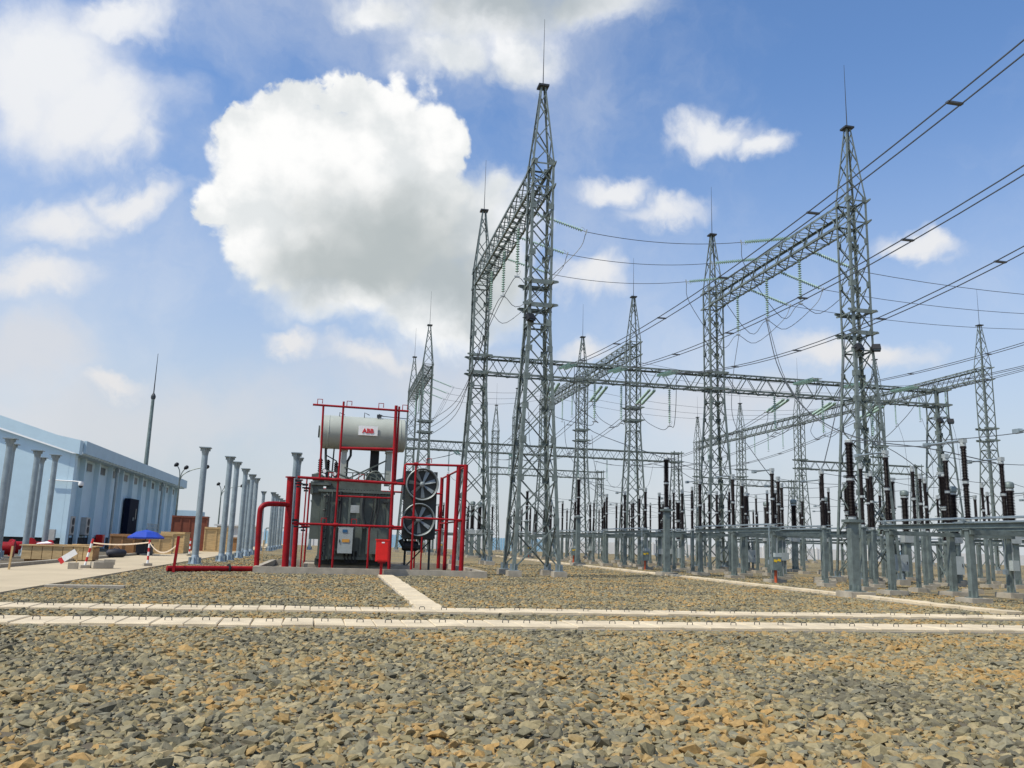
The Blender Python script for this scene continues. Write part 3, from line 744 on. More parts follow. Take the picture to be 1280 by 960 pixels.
# ------------------------------------------------------------------ switchgear
def ins_mesh(L, r, n):
    P = [(r*1.05, 0), (r*1.05, .05)]; p = (L-.12)/n
    for k in range(n):
        z = .06+k*p; P += [(r*.62, z), (r, z+p*.55), (r*.97, z+p*.68), (r*.62, z+p*.86)]
    P += [(r*1.0, L-.05), (r*1.0, L)]
    return MB().lathe(P, 12).mesh('porcelain', PORC, False)
def flange_mesh(r, h): return MB().lathe([(r, 0), (r*1.1, .02), (r*1.1, h-.02), (r, h)], 10).mesh('flange', FITTING, False)
def stack(t, x, y, z, L=1.26, r=.15, n=17, k=2):
    """k porcelain cylinders with pale flanges; each piece its own part"""
    me = cached(('ins', L, r, n), lambda: ins_mesh(L, r, n)); fl = cached(('fl', r), lambda: flange_mesh(r*.82, .12))
    o = obj('flange', fl, t, (x, y, z)); z += .12
    for i in range(k):
        o = obj('insulator', me, t, (x, y, z)); z += L
        obj('flange', fl, o, (0, 0, L)); z += .12
    return z
POSTM = None
def post_mesh(h, w):
    b = MB(); b.box((0,0,h/2), (w, w*.9, h)); b.box((0,0,.02), (w*1.7,w*1.7,.04)); b.box((0,0,h-.02), (w*1.3,w*1.3,.04))
    for a in (0, PI/2): b.box((0,0,.13), (w*1.6,.02,.2), a)
    return b.mesh('post', SUPPORT)
def lone_post(x, y, zt, label):
    t = thing('post_insulator', label, 'post insulator', (x, y, 0), 0, 'single post insulators along the slanting trench')
    obj('plinth', boxm('plinth', (.95,.95,.32), CONC, (0,0,.06)), t)
    obj('post', cached(('lp', zt), lambda: post_mesh(zt-.45, .30)), t, (0,0,.22))
    obj('head_plate', boxm('head_plate', (.56,.5,.1), SUPPORT), t, (0,0,zt-.18))
    stack(t, 0, 0, zt-.13, 1.26, .155, 22)
lone_post(18.3, 27.2, 2.86, 'nearest thick black insulator on a stout grey post standing over the slanting trench')
lone_post(18.3, 44.4, 3.78, 'tall black insulator on a single post, alone left of the middle disconnector table')
lone_post(18.3, 61.6, 3.78, 'third black insulator on a single post, just right of the tallest tower')
lone_post(18.3, 78.8, 3.78, 'fourth and farthest black insulator on a single post behind the tallest tower legs')
XR = (21.2, 23.9, 26.5); PY = (0.0, 4.2, 8.4)
def zigzag(): 
    b = MB(); s = .09
    b.prism([(-2*s,-.4*s),(-.2*s,-.7*s),(-.2*s,.1*s),(2*s,-.3*s),(2*s,.9*s),(.3*s,1.3*s),(.3*s,.5*s),(-2*s,.9*s)], 0, .006)
    return b.mesh('warning_sign', YELLOW)
def build_disc(label, loc):
    t = thing('disconnector', label, 'disconnector', loc, 0, 'disconnector tables on grey posts')
    pm = post_mesh(2.28, .22)
    for x in XR:
        for y in PY:
            obj('plinth', boxm('plinth', (.8,.8,.3), CONC, (0,0,.05)), t, (x, y, 0)); obj('post', pm, t, (x, y, .19))
        b = MB(); b.box((x, 4.2, 2.58), (.08, 9.6, .18)); b.box((x-.07, 4.2, 2.66), (.1,9.6,.02)); b.box((x-.07, 4.2, 2.50), (.1,9.6,.02)); obj('table_beam', b.mesh('table_beam', SUPPORT), t)
        b = MB(); b.tube([(x-.16, -.5, 2.80), (x-.16, 8.9, 2.80)], .028, 6); b.tube([(x+.2, -.5, 2.86), (x+.2, 8.9, 2.86)], .022, 6); obj('operating_rod', b.mesh('operating_rod', STEELP), t)
    for y in PY:
        b = MB(); b.box((23.85, y+.22, 2.36), (5.6, .07, .15)); b.box((23.85, y-.22, 2.36), (5.6, .07, .15)); obj('cross_beam', b.mesh('cross_beam', SUPPORT), t)
        for i, x in enumerate(XR):
            z = stack(t, x, y, 2.70, 1.17, .108, 20)
            o = obj('terminal_head', boxm('terminal_head', (.16,.22,.16), FITTING), t, (x, y, z+.08))
            obj('crank_lever', cached('crank', lambda: MB().box((-.12,.05,0),(.34,.06,.05)).box((.0,0,-.05),(.24,.24,.06)).mesh('crank_lever', STEELP)), t, (x, y, 2.735))
            if i == 1: continue
            b = MB(); b.tube([(0,0,0),(0,1.75,.02)], .036, 8); b.box((0,1.8,.02), (.16,.26,.14)); obj('contact_arm', cached('arm', lambda: b.mesh('contact_arm', STEELP)), t, (x, y, z+.10))
    for x, y in ((21.2, 0.0), (23.9, 4.2), (26.5, 8.4)):
        obj('drive_rod', cached('drod', lambda: MB().tube([(0,0,1.0),(0,0,2.75)], .03, 6).box((0,0,1.0),(.14,.14,.2)).mesh('drive_rod', STEELP)), t, (x-.3, y-.12, 0))
        obj('junction_box', boxm('junction_box', (.3,.2,.4), BOXG), t, (x+.02, y-.24, 1.25))
        obj('earth_strap', cached('estrap', lambda: MB().box((0,0,1.1),(.05,.012,2.1)).mesh('earth_strap', FITTING)), t, (x+.09, y-.115, 0))
    bx = obj('mechanism_box', boxm('mechanism_box', (.46,.36,.62), SUPPORT), t, (20.95, -.55, .95))
    obj('warning_sign', cached('zz', zigzag), bx, m=Matrix.Translation((0,-.185,.12)) @ Matrix.Rotation(PI/2, 4, 'X'))
    obj('box_bracket', MB().box((21.1, -.2, .9), (.1,.9,.12)).mesh('box_bracket', SUPPORT), t)
    obj('cable_conduit', MB().tube([(20.95,-.55,.64),(20.95,-.55,.0)], .07, 8).mesh('cable_conduit', mat('orange_conduit', (.5,.09,.03), .5)), t)
    return t
dl = ['nearest disconnector table with tall black insulators, at the right edge of the photo', 'second disconnector table, middle right, in front of a lattice tower with a tall girder',
      'third disconnector table, behind the single post in the middle', 'fourth disconnector table, far away right of the tallest tower', 'fifth and farthest disconnector table, seen through the legs of the tallest tower']
D0 = build_disc(dl[0], (0, 20.75, 0))
for k in range(1, 5): copy_thing(D0, (0, 20.75+17.2*k, 0), dl[k])
for k in (4, 5):
    copy_thing(D0, (-9.5, 20.75+17.2*k, 0), f'{("nearer","farther")[k-4]} of two distant disconnector tables seen between the tallest tower legs', 'disconnector tables of the left row')
# mirrored tables beyond the breakers
for k in range(4):
    copy_thing(D0, (20.5, 20.75+17.2*k+2, 0), f'{("nearest","second","third","farthest")[k]} disconnector table of the back row, beyond the breakers', 'disconnector tables of the back row')
def build_cb(label, loc):
    t = thing('circuit_breaker', label, 'circuit breaker', loc, 0, 'circuit breaker poles')
    obj('plinth', boxm('plinth', (1.1,1.1,.3), CONC, (0,0,.05)), t)
    b = MB()
    for sx in (-1, 1):
        for sy in (-1, 1): b.box((sx*.3, sy*.3, 1.15), (.12,.12,1.95))
    for q in range(2):
        z = .4+q*.8
        for s in (-1, 1): b.angle((-.3, s*.31, z), (.3, s*.31, z+.75), .05, up=(0,s,0)); b.angle((s*.31, -.3, z), (s*.31, .3, z+.75), .05, up=(s,0,0))
    b.box((0,0,2.16), (.8,.8,.08)); obj('support_frame', b.mesh('support_frame', SUPPORT), t)
    c = obj('control_cabinet', boxm('control_cabinet', (.6,.45,.9), BOXG), t, (0,-.55,1.1))
    obj('door_handle', boxm('door_handle', (.03,.03,.16), BLACK), c, (.2,-.235,0))
    z = stack(t, 0, 0, 2.22, 1.5, .19, 22, 1); z = stack(t, 0, 0, z, 1.5, .23, 22, 1)
    obj('terminal_head', boxm('terminal_head', (.5,.24,.14), FITTING), t, (0,0,z+.06))
    return t
def build_ct(label, loc):
    t = thing('current_transformer', label, 'instrument transformer', loc, 0, 'instrument transformers')
    obj('plinth', boxm('plinth', (1.0,1.0,.3), CONC, (0,0,.05)), t)
    obj('post', cached('ctpost', lambda: post_mesh(2.1, .36)), t, (0,0,.2))
    obj('terminal_box', boxm('terminal_box', (.6,.5,.42), FITTING), t, (0,0,2.5))
    z = stack(t, 0, 0, 2.7, 2.2, .24, 26, 1)
    obj('head_tank', MB().lathe([(.2,0),(.25,.05),(.26,.26),(.2,.34),(.08,.38)], 14).mesh('head_tank', SUPPORT, True), t, (0,0,z))
    return t
cb = ct = None
for k in range(4):
    for i, y in enumerate(PY):
        w = f'{("nearest","middle","farthest")[i]} of three in the {("nearest","second","third","farthest")[k]} bay'
        l1 = f'black breaker pole on braced frame, {w} beyond the disconnectors'; l2 = f'thick dark instrument transformer on a post, {w} behind breakers'
        p1 = (31.0, 20.9+17.2*k+y, 0); p2 = (35.0, 20.9+17.2*k+y, 0)
        if cb is None: cb = build_cb(l1, p1); ct = build_ct(l2, p2)
        else: copy_thing(cb, p1, l1); copy_thing(ct, p2, l2)
sp0 = None
for row, (rx, h) in enumerate(((28.9, 3.0), (32.9, 2.6), (37.6, 3.0))):
    for k in range(4):
        for i, y in enumerate(PY):
            loc = (rx, 20.4+17.2*k+y+.8*(row-1), 0)
            l = f'slim black insulator on a thin post, {ORD3[i]} of three, {("nearest","second","third","farthest")[k]} bay, {("left","middle","right")[row]} row'
            if sp0 is None:
                sp0 = thing('bus_support', l, 'insulator post', loc, 0, 'slim insulator posts among the breakers')
                obj('plinth', boxm('plinth', (.6,.6,.3), CONC, (0,0,.05)), sp0); obj('post', cached('slimpost', lambda: post_mesh(2.45, .15)), sp0, (0,0,.18))
                z = stack(sp0, 0, 0, 2.63, 1.1, .085, 18)
                obj('terminal_head', boxm('terminal_head', (.12,.12,.14), FITTING), sp0, (0,0,z+.06))
            else: copy_thing(sp0, loc, l)
for k in range(5):
    for q in range(2):
        for i, rx in enumerate((21.9, 24.4, 27.0)):
            copy_thing(sp0, (rx, 31.8+2.9*q+17.2*k, 0), f'slim black insulator behind the {NTH[k]} disconnector table, {("left","middle","right")[i]} one of the {("front","rear")[q]} three', 'slim insulator posts in the gaps between tables')
for i, (x, y) in enumerate(((13.8, 83.3), (14.7, 84.4))):
    copy_thing(ct, (x, y, 0), ('left', 'right')[i]+' one of two lone dark instrument transformers beside the red frame posts', 'lone instrument transformers')
# thin connections between the heads
for k in range(5):
    for i, y in enumerate(PY):
        yy = 20.75+17.2*k+y
        wire('jumper_wire', sagline((23.9, yy, 5.45), (31.0, yy+.15, 5.65), .25, 8) + sagline((31.0, yy+.15, 5.65), (35.0, yy+.15, 5.5), .18, 6)[1:] + sagline((35.0, yy+.15, 5.5), (41.7, yy+2, 5.4), .3, 8)[1:], .014, f'thin sagging lead across the {NTH[k]} disconnector table from the front, {ORD3[i]} of three', 'wire', 'leads between insulator heads')
        if k < 4: wire('jumper_wire', sagline((21.2, yy, 5.45), (18.3, 27.2+17.2*k if k == 0 else 44.4+17.2*(k-1), 5.6 if k == 0 else 6.55), .2, 8), .014, f'{ORD3[i]} of three thin leads from the {NTH[k]} disconnector table to its single post insulator', 'wire', 'leads to the single posts')

# ------------------------------------------------------------------ oil pit and transformer
pit = thing('oil_pit', 'low concrete kerb around the gravel pit under the red transformer frame', 'oil pit', (0,0,0))
x0, x1, y0, y1 = -2.95, 6.75, 36.3, 47.6
for nm, c, d in (('front_kerb', ((x0+x1)/2, y0+.12, .10), (x1-x0, .24, .40)), ('back_kerb', ((x0+x1)/2, y1-.12, .10), (x1-x0, .24, .40)),
                 ('side_kerb', (x0+.12, (y0+y1)/2, .10), (.24, y1-y0-.49, .394)), ('side_kerb', (x1-.12, (y0+y1)/2, .10), (.24, y1-y0-.49, .394))):
    obj(nm, MB().box(c, d).mesh(nm, CONC), pit)
obj('pit_floor', MB().box(((x0+x1)/2, (y0+y1)/2, .01), (x1-x0-.5, y1-y0-.5, .05)).mesh('pit_floor', DIRT), pit)
obj('transformer_foundation', MB().box((1.4, 42.6, .16), (5.0, 2.2, .30)).mesh('transformer_foundation', CONC), pit)

TY = 42.3
T = thing('power_transformer', 'big grey power transformer with a horizontal tank on top, inside the red pipe frame', 'transformer', (1.3, TY, .3))
def tp(name, mb, m, parent=None, smooth=None, label=None):
    me = mb.mesh(name, m, smooth); me.transform(Matrix.Translation((-1.3, -TY, -.3)))
    return obj(name, me, parent or T, label=label)
b = MB(); b.box((1.15, 42.35, 2.15), (3.30, 3.0, 3.0)); b.box((1.15, 42.35, 3.72), (3.6, 3.25, .12)); b.box((1.15, 42.35, .62), (3.4, 3.1, .14)); tank = tp('tank', b, TGREY)
b = MB()
for x in (-.35, .25, .85, 1.45, 2.05, 2.65): b.box((x, 40.80, 2.15), (.10, .14, 2.8))
tp('stiffener_rib', b, TGREY, tank)
b = MB()
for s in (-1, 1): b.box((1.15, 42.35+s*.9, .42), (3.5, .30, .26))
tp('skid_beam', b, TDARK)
b = MB(); b.box((-.72, 42.2, 2.55), (.42, 2.2, 2.2)); b.box((-.72, 42.2, 3.85), (.55, 2.4, .5)); tp('tap_changer_cabinet', b, TGREY)
b = MB(); b.box((1.0, 42.35, 4.0), (2.6, 2.4, .42)); tp('tank_cover', b, TGREY)
for k, (x, y) in enumerate(((-.65, 41.6), (-.3, 42.2), (.1, 43.2))):
    b = MB(); b.lathe([(.18,0),(.24,.1),(.24,.42),(.15,.5)], 12, (x, y, 4.0)); t_ = tp('turret', b, TGREY, None, True)
    b = MB(); P = [(.09, 0)]
    for j in range(7): P += [(.07, .05+j*.1), (.12, .09+j*.1)]
    P += [(.05, .8)]; b.lathe(P, 10, (x, y, 4.5)); tp('bushing', b, PORC, t_)
# conservator: a horizontal tank on two legs
CY, CZ, CR = 41.8, 6.62, .82
b = MB(); Rx = Matrix.Rotation(PI/2, 3, 'Y')
b.lathe([(.30,-.12),(.62,-.07),(CR-.05,-.02),(CR,.03),(CR,3.97),(CR-.05,4.02),(.62,4.07),(.30,4.12)], 40, (-.67, CY, CZ), Rx); cons = tp('conservator', b, TLIGHT, None, True)
b = MB()
for x in (-.40, 3.05): b.lathe([(CR+.005,0),(CR+.02,.01),(CR+.02,.05),(CR+.005,.06)], 40, (x, CY, CZ), Rx)
tp('tank_rim', b, TLIGHT, cons, False)
b = MB(); b.lathe([(.001,0),(.30,0),(.30,.06),(.001,.07)], 16, (-.86, CY, CZ), Rx); tp('end_hatch', b, TDARK, cons)
pl = tp('name_plate', MB().box((1.50, CY-CR-.05, 6.68), (.92, .03, .46)), WHITE, cons)
def text_mesh(s, size, m, depth=.006, bold=.02):
    cu = bpy.data.curves.new('lettering', 'FONT'); cu.body = s; cu.size = size; cu.extrude = depth; cu.offset = bold; cu.align_x = 'CENTER'; cu.align_y = 'CENTER'; cu.resolution_u = 3
    o = bpy.data.objects.new('lettering', cu); C.objects.link(o); bpy.context.view_layer.update()
    me = bpy.data.meshes.new_from_object(o.evaluated_get(bpy.context.evaluated_depsgraph_get())); bpy.data.objects.remove(o); bpy.data.curves.remove(cu)
    me.name = 'lettering'; me.materials.clear(); me.materials.append(m); return me
def place_text(me, p, parent, rz=0.0):
    me.transform(Matrix.Translation(Vector(p)) @ Matrix.Rotation(rz, 4, 'Z') @ Matrix.Rotation(PI/2, 4, 'X'))
    return me
lt = place_text(text_mesh('ABB', 0.30, LETTER, .008, .009), (1.50-1.3, CY-CR-.078-TY, 6.66-.3), None)
obj('lettering', lt, pl)
b = MB()
for x in (.45, 2.62):
    b.box((x, CY-.35, 5.0), (.26, .2, 1.75)); b.box((x, CY+.45, 5.0), (.26, .2, 1.75)); b.box((x, CY, 5.80), (.34, 1.2, .14))
tp('conservator_leg', b, TLIGHT)
b = MB(); b.bar((.5, CY-.4, 4.25), (2.55, CY-.4, 5.35), .07); b.bar((2.55, CY-.45, 4.25), (.5, CY-.45, 4.9), .06); b.bar((.9, CY-.5, 4.2), (1.75, CY-.5, 4.85), .06); b.bar((1.75,CY-.5,4.85),(2.4,CY-.5,4.2), .06); tp('leg_brace', b, TGREY)
b = MB(); b.tube([(-.45, CY, 5.85), (-.42, CY, 5.3), (-.30, CY-.1, 4.4)], .06, 8); b.tube([(-.05, CY, 5.85), (-.08, CY, 4.3)], .035, 8); b.tube([(.75, CY-.2, 5.85), (.76,CY-.2,5.5), (.62, CY-.2, 5.2), (.6, CY-.2, 4.3)], .06, 8); b.tube([(2.9, CY-.3, 5.85), (2.9, CY-.3, 4.2)], .04, 8); b.tube([(-.45,CY,5.5),(.1,CY-.2,5.2),(.18,CY-.2,4.9)], .03, 6); tp('oil_pipe', b, TDARK)
tp('breather', MB().lathe([(.05,0),(.10,.05),(.10,.55),(.04,.62)], 10, (.18, CY-.2, 4.3)), BLACK)
b = MB(); b.box((1.95, CY+.5, 5.0), (.42, .42, 1.9)); tp('relief_duct', b, BLACK)
b = MB(); b.box((1.95, CY+.3, 4.45), (.7, .8, .5)); tp('relay_box', b, TGREY)
for p in ((.1, 7.44), (1.3, 7.50), (2.0, 7.48)):
    b = MB(); b.tube([(p[0], CY-.3, 7.3), (p[0], CY-.3, p[1]+.13), (p[0]+.25, CY-.3, p[1]+.02)], .022, 6); tp('breather_pipe', b, DARKST, cons)
b = MB(); b.tube([(2.0, CY-.3, 7.52), (3.4, CY-.25, 7.46)], .02, 6); b.box((2.02, CY-.3, 7.5), (.22,.2,.14)); tp('level_gauge', b, DARKST, cons)
def cab(name, c, d, m, lab=None):
    b = MB(); b.box(c, d); b.box((c[0], c[1]+.04, c[2]+d[2]/2+.02), (d[0]+.06, d[1]+.06, .03)); return tp(name, b, m, label=lab)
c1 = cab('control_cabinet', (.74, 40.45, 1.42), (.66, .42, 1.15), BOXG, 'light grey control cabinet with a blue plate and an orange notice')
tp('blue_plate', MB().box((.70, 40.225, 1.86), (.22, .012, .14)), BLUEL, c1); tp('orange_notice', MB().box((.76, 40.224, 1.42), (.34, .012, .14)), mat('orange_notice', (.62,.30,.05), .5), c1); tp('door_handle', MB().box((.48, 40.22, 1.4), (.03,.03,.14)), BLACK, c1)
c2 = cab('marshalling_box', (2.2, 40.45, 1.42), (.98, .40, 1.15), TGREY)
tp('door_seam', MB().box((2.2, 40.238, 1.42), (.012,.012,1.06)), TDARK, c2)
b = MB(); b.tube([(.42,40.7,3.7),(.44,40.66,2.6),(.40,40.62,2.0)], .055, 8); tp('cable_pipe', b, BLACK)
b = MB(); b.tube(smooth_line([(1.45,40.62,3.6),(1.42,40.6,2.8),(1.55,40.58,2.2),(1.62,40.56,2.0)], 5), .11, 8); tp('cable_duct', b, TDARK)
b = MB()
for k in range(12): b.tube([(.7+.06*k, 40.75+.1*(k%3), .95), (.8+.05*k, 40.8, .4)], .025, 5)
tp('control_cable', b, BLACK)
b = MB()
for k in range(9): b.tube([(-.35+.09*(k%2), 40.7, .8+.33*k), (-.22+.05*(k%3), 40.66, .85+.33*k)], .045, 6)
tp('valve', b, BLACK)
b = MB(); b.tube([(-.2,40.68,.5),(-.2,40.68,3.6)], .045, 8); b.tube([(.02,40.68,.5),(.02,40.68,3.7)], .03, 8); tp('side_pipe', b, TGREY)
b = MB(); b.bar((-.9,41.2,3.6), (-.3,41.2,3.0), .08); b.box((-.55,41.1,4.05), (.95,.5,.16)); b.box((-.95,41.1,3.8), (.12,.3,.5)); b.tube([(-.95,41.0,4.2),(-.5,41.0,4.28),(.3,41.0,4.2)], .05, 8); tp('tap_drive', b, TGREY)
b = MB()
for k in range(26): b.lathe([(.028,-.09),(.028,.09)], 6, (-.56+.137*k, 40.77, 3.72))
tp('flange_bolt', b, BLACK, tank, False)['kind'] = 'stuff'
b = MB(); b.tube(smooth_line([(-.9,40.9,4.45),(-.3,40.8,4.62),(.3,40.8,4.5),(.9,40.75,4.28)], 4), .05, 8); b.tube([(.9,40.75,4.25),(2.9,40.75,4.22)], .05, 8); b.tube(smooth_line([(1.5,40.9,4.2),(1.7,40.8,4.6),(2.1,40.8,4.7),(2.5,40.9,4.2)], 4), .045, 8); b.box((-.75,40.95,4.36),(.5,.3,.22)); tp('top_pipework', b, TGREY)
b = MB()
for k in range(7): b.bar((.62+.28*k, 40.72, 4.18), (.62+.28*k, 40.72, 4.6 if k % 2 else 4.42), .05)
b.bar((.5,40.72,4.6),(2.6,40.72,4.62),.04); tp('cover_railing', b, TGREY)
for k, (x, z) in enumerate(((-.42,4.62),(.05,4.5),(2.75,3.95))):
    gq = tp('dial_gauge', MB().lathe([(.12,0),(.12,.08)], 14, (x, 40.72, z), Matrix.Rotation(PI/2,3,'X')), BLACK); tp('gauge_face', MB().lathe([(.09,0),(.09,.01)], 12, (x, 40.635, z), Matrix.Rotation(PI/2,3,'X')), WHITE, gq)
b = MB()
for x in (-.28,-.12): b.bar((x,40.62,.5),(x,40.62,3.6),.035)
for k in range(10): b.bar((-.28,40.62,.7+.3*k),(-.12,40.62,.7+.3*k),.025)
tp('ladder', b, TDARK)
b = MB()
for x, z in ((.3,3.3),(2.55,3.3),(.3,1.0),(2.55,1.0)): b.box((x,40.7,z),(.22,.22,.10)); b.box((x,40.66,z-.12),(.05,.12,.2))
tp('lifting_lug', b, TDARK, tank)
b = MB(); b.box((1.15,40.69,2.9),(.5,.02,.36)); tp('rating_plate', b, FITTING, tank)
b = MB()
for x in (1.95,2.08,2.21): b.tube(smooth_line([(x,40.66,3.65),(x,40.62,3.0),(x-.1,40.6,2.3),(x-.12,40.6,2.02)], 4), .03, 6)
tp('cable_bundle', b, BLACK)
# oil cooler with two fans
CXc, CYc = 4.32, 41.4
b = MB(); b.box((CXc-.05, CYc+.55, 3.25), (1.55, 1.0, 3.25)); cooler = tp('oil_cooler', b, TDARK)
b = MB(); b.box((CXc-.72, CYc+.75, 4.15), (.35, .7, 1.3)); b.tube([(3.0,41.6,4.3),(3.5,41.7,4.45),(3.75,41.8,4.3)], .12, 8); tp('header_pipe', b, TGREY)
b = MB()
for k in range(14): b.box((CXc-.72+.105*k, CYc+.55, 1.62), (.03, .9, .1))
tp('cooler_fin', b, TDARK, cooler)
tp('pump', MB().lathe([(.2,0),(.24,.1),(.24,.7),(.18,.8)], 12, (3.5, CYc+.4, 1.25), Rx), BLACK)
b = MB(); b.tube([(3.4,CYc+.3,1.55),(3.6,CYc+.3,1.2),(4.4,CYc+.3,1.2),(4.4,CYc+.3,1.6)], .13, 8); tp('return_pipe', b, TDARK)
b = MB(); b.bar((3.7,CYc+.9,.1),(3.7,CYc+.9,1.6),.1); b.bar((4.9,CYc+.9,.1),(4.9,CYc+.9,1.6),.1); b.bar((3.7,CYc+.9,.2),(4.9,CYc+.9,1.5),.06); tp('cooler_stand', b, TDARK)
for (fx, fz) in ((4.30, 4.24), (4.20, 2.52)):
    b = MB(); Ry = Matrix.Rotation(PI/2, 3, 'X'); n = 32
    b.lathe([(.70,0),(.80,.02),(.80,.26),(.77,.28),(.74,.26),(.70,.06),(.70,0)], n, (fx, CYc+.06, fz), Ry, False); fr = tp('fan_ring', b, BLADE, cooler, True)
    tp('fan_backing', MB().lathe([(.69,0),(.69,.02)], 28, (fx, CYc+.05, fz), Ry), TDARK, cooler, False)
    b = MB(); b.lathe([(.09,0),(.13,.03),(.13,.1),(.05,.14)], 14, (fx, CYc-.02, fz), Ry)
    for k in range(7):
        a = 2*PI*k/7+.3; d = Vector((math.cos(a), 0, math.sin(a))); q = Vector((-math.sin(a), 0, math.cos(a)))
        vs = []
        for rr, w, tw in ((.12,.045,.5), (.4,.085,.42), (.66,.10,.32)):
            for s in (-1, 1):
                for e in (-1, 1): vs.append(Vector((fx, CYc-.04, fz)) + d*rr + q*(s*w*math.cos(tw)) + Vector((0, s*w*math.sin(tw)+e*.006, 0)))
        fs = []
        for i in range(2):
            o = i*4; fs += [(o, o+4, o+6, o+2), (o+1, o+3, o+7, o+5), (o, o+1, o+5, o+4), (o+2, o+6, o+7, o+3)]
        fs += [(0,2,3,1), (8,9,11,10)]; b.add(vs, fs)
    tp('fan', b, BLADE, cooler, False)

# ------------------------------------------------------------------ red deluge pipe frame
FY = 38.8
F = thing('deluge_pipe_frame', 'red fire-fighting pipe frame standing around the grey transformer', 'pipe frame', (2.0, FY, 0))
def pipe(name, P, r=.055, n=10, corner=True, parent=None):
    me = MB().tube(P, r, n).mesh(name, RED); me.transform(Matrix.Translation((-2.0, -FY, 0))); return obj(name, me, parent or F)
for P in ([(-.66,FY,7.47),(-.59,FY,4.12)], [(.24,FY+.02,7.70),(.22,FY+.02,.05)], [(3.70,FY,5.0),(3.71,FY,.05)], [(-.335,FY,2.14),(-.33,FY,.05)], [(1.755,FY,2.12),(1.76,FY,.05)]):
    pipe('riser_pipe', P, .05)
pipe('riser_pipe', [(2.64,FY,7.66),(2.72,FY,.05)], .075); pipe('riser_pipe', [(2.79,FY+.1,7.64),(2.78,FY+.1,4.05)], .05)
pipe('riser_pipe', [(6.03,FY,5.08),(5.99,FY,.05)], .105); pipe('riser_pipe', [(5.70,FY+.05,5.05),(5.64,FY+.05,.05)], .10)
pipe('riser_pipe', [(5.98,44.4,5.04),(5.98,44.4,.05)], .10); pipe('riser_pipe', [(5.98,47.0,5.04),(5.98,47.0,.05)], .10)
for P, r in (([(-1.13,FY,7.47),(3.22,FY,7.43)], .05), ([(-1.56,FY,4.15),(3.22,FY,4.05)], .065), ([(3.22,FY,4.02),(3.20,FY,4.93),(3.26,FY,4.97),(6.03,FY,5.02)], .055),
             ([(.27,FY+.01,3.39),(2.68,FY+.01,3.38)], .04), ([(-1.65,FY,2.11),(3.22,FY,2.10)], .055), ([(3.20,FY,2.06),(3.20,FY,2.50),(3.26,FY,2.54),(5.99,FY,2.51)], .05), ([(.26,FY+.01,5.55),(2.66,FY+.01,5.62)], .07)):
    pipe('ring_pipe', P, r)
pipe('side_pipe', [(6.02,FY,4.98),(5.98,47.0,4.98)], .05); pipe('side_pipe', [(5.99,FY,2.48),(5.98,47.0,2.48)], .045)
pipe('back_pipe', [(-1.5,46.6,4.1),(5.98,46.6,4.1)], .05); pipe('back_pipe', [(-1.5,46.6,2.1),(5.98,46.6,2.1)], .05)
for x in (-1.2, 2.3, 4.6): pipe('riser_pipe', [(x,46.6,4.4),(x,46.6,.05)], .05)
pipe('riser_pipe', [(-1.22,FY+2.6,4.25),(-1.22,FY+2.6,.05)], .035); pipe('riser_pipe', [(4.35,FY+2.0,1.7),(4.35,FY+2.0,.05)], .04)
for (x, z) in ((-.82,7.47),(.50,7.46),(1.95,7.45),(3.05,7.44),(-.1,4.14),(1.25,4.12),(1.05,2.11),(-.28,2.11),(4.3,5.0)):
    pipe('spray_nozzle', [(x-.11,FY,z),(x-.11,FY,z+.27),(x+.11,FY,z+.27),(x+.11,FY,z+.08)], .022, 6)
for (x, z) in ((.24,2.11),(2.72,2.11),(.23,4.12),(2.74,4.07),(3.70,2.53),(3.70,4.99),(5.99,2.51)):
    me = MB().tube([(x-.10,FY,z),(x+.10,FY,z)], .085, 10).mesh('pipe_clamp', RED); me.transform(Matrix.Translation((-2.0,-FY,0))); obj('pipe_clamp', me, F)
def riser(P, r, label, extra=()):
    t = thing('fire_main_riser', label, 'fire pipe', P[0]); o = Vector(P[0])
    rel = [Vector(p)-o for p in P]
    obj('pipe', MB().tube(rel, r, 14).mesh('pipe', RED), t)
    top = rel[-1]; obj('end_flange', MB().lathe([(r*1.5,-.02),(r*1.5,.03)], 14, top).mesh('end_flange', RED), t)
    for z in extra:
        b = MB(); b.box((r+.13, -.02, z-P[0][2]), (.26,.12,.10)); b.tube([(r,-.02,z-P[0][2]-.14),(r+.35,-.02,z-P[0][2]-.14)], .035, 8); b.box((r+.18,-.02,z-P[0][2]-.27),(.2,.1,.08)); obj('valve', b.mesh('valve', BLACK), t)
    return t
riser([(-1.80,FY,.02),(-1.86,FY,4.13)], .15, 'front one of two thick red vertical mains left of the transformer frame', (4.0, 2.25))
riser([(-1.48,FY+1.2,.02),(-1.52,FY+1.2,4.1)], .115, 'rear one of two thick red vertical mains left of the transformer frame', (3.9, 2.1))
riser([(-2.1,52.0,.02),(-2.1,52.0,3.9)], .17, 'red vertical main standing farther back left of the transformer')
sup = thing('supply_pipe', 'big red supply pipe running along the gravel and bending up to the thick main', 'fire pipe', (-2.92, 37.6, 0))
def spp(P, r, name):
    me = MB().tube(P, r, 14).mesh(name, RED); me.transform(Matrix.Translation((2.92,-37.6,0))); return obj(name, me, sup)
spp(smooth_line([(-2.90,37.5,.0),(-2.93,37.5,1.3),(-2.95,37.5,2.45),(-2.90,37.5,2.72),(-2.72,37.6,2.86),(-2.4,37.9,2.90),(-1.86,38.7,2.92)], 5), .11, 'bend_pipe')
spp([(-6.15,35.8,.16),(-2.95,37.4,.16)], .11, 'ground_pipe')
me = MB().lathe([(.20,-.03),(.20,.03)], 14, (0,0,0), Matrix.Rotation(PI/2,3,'Y')).mesh('coupling', BLACK); obj('coupling', me, sup, (-3.95+2.92+.0, 36.9-37.6, .16), .46)
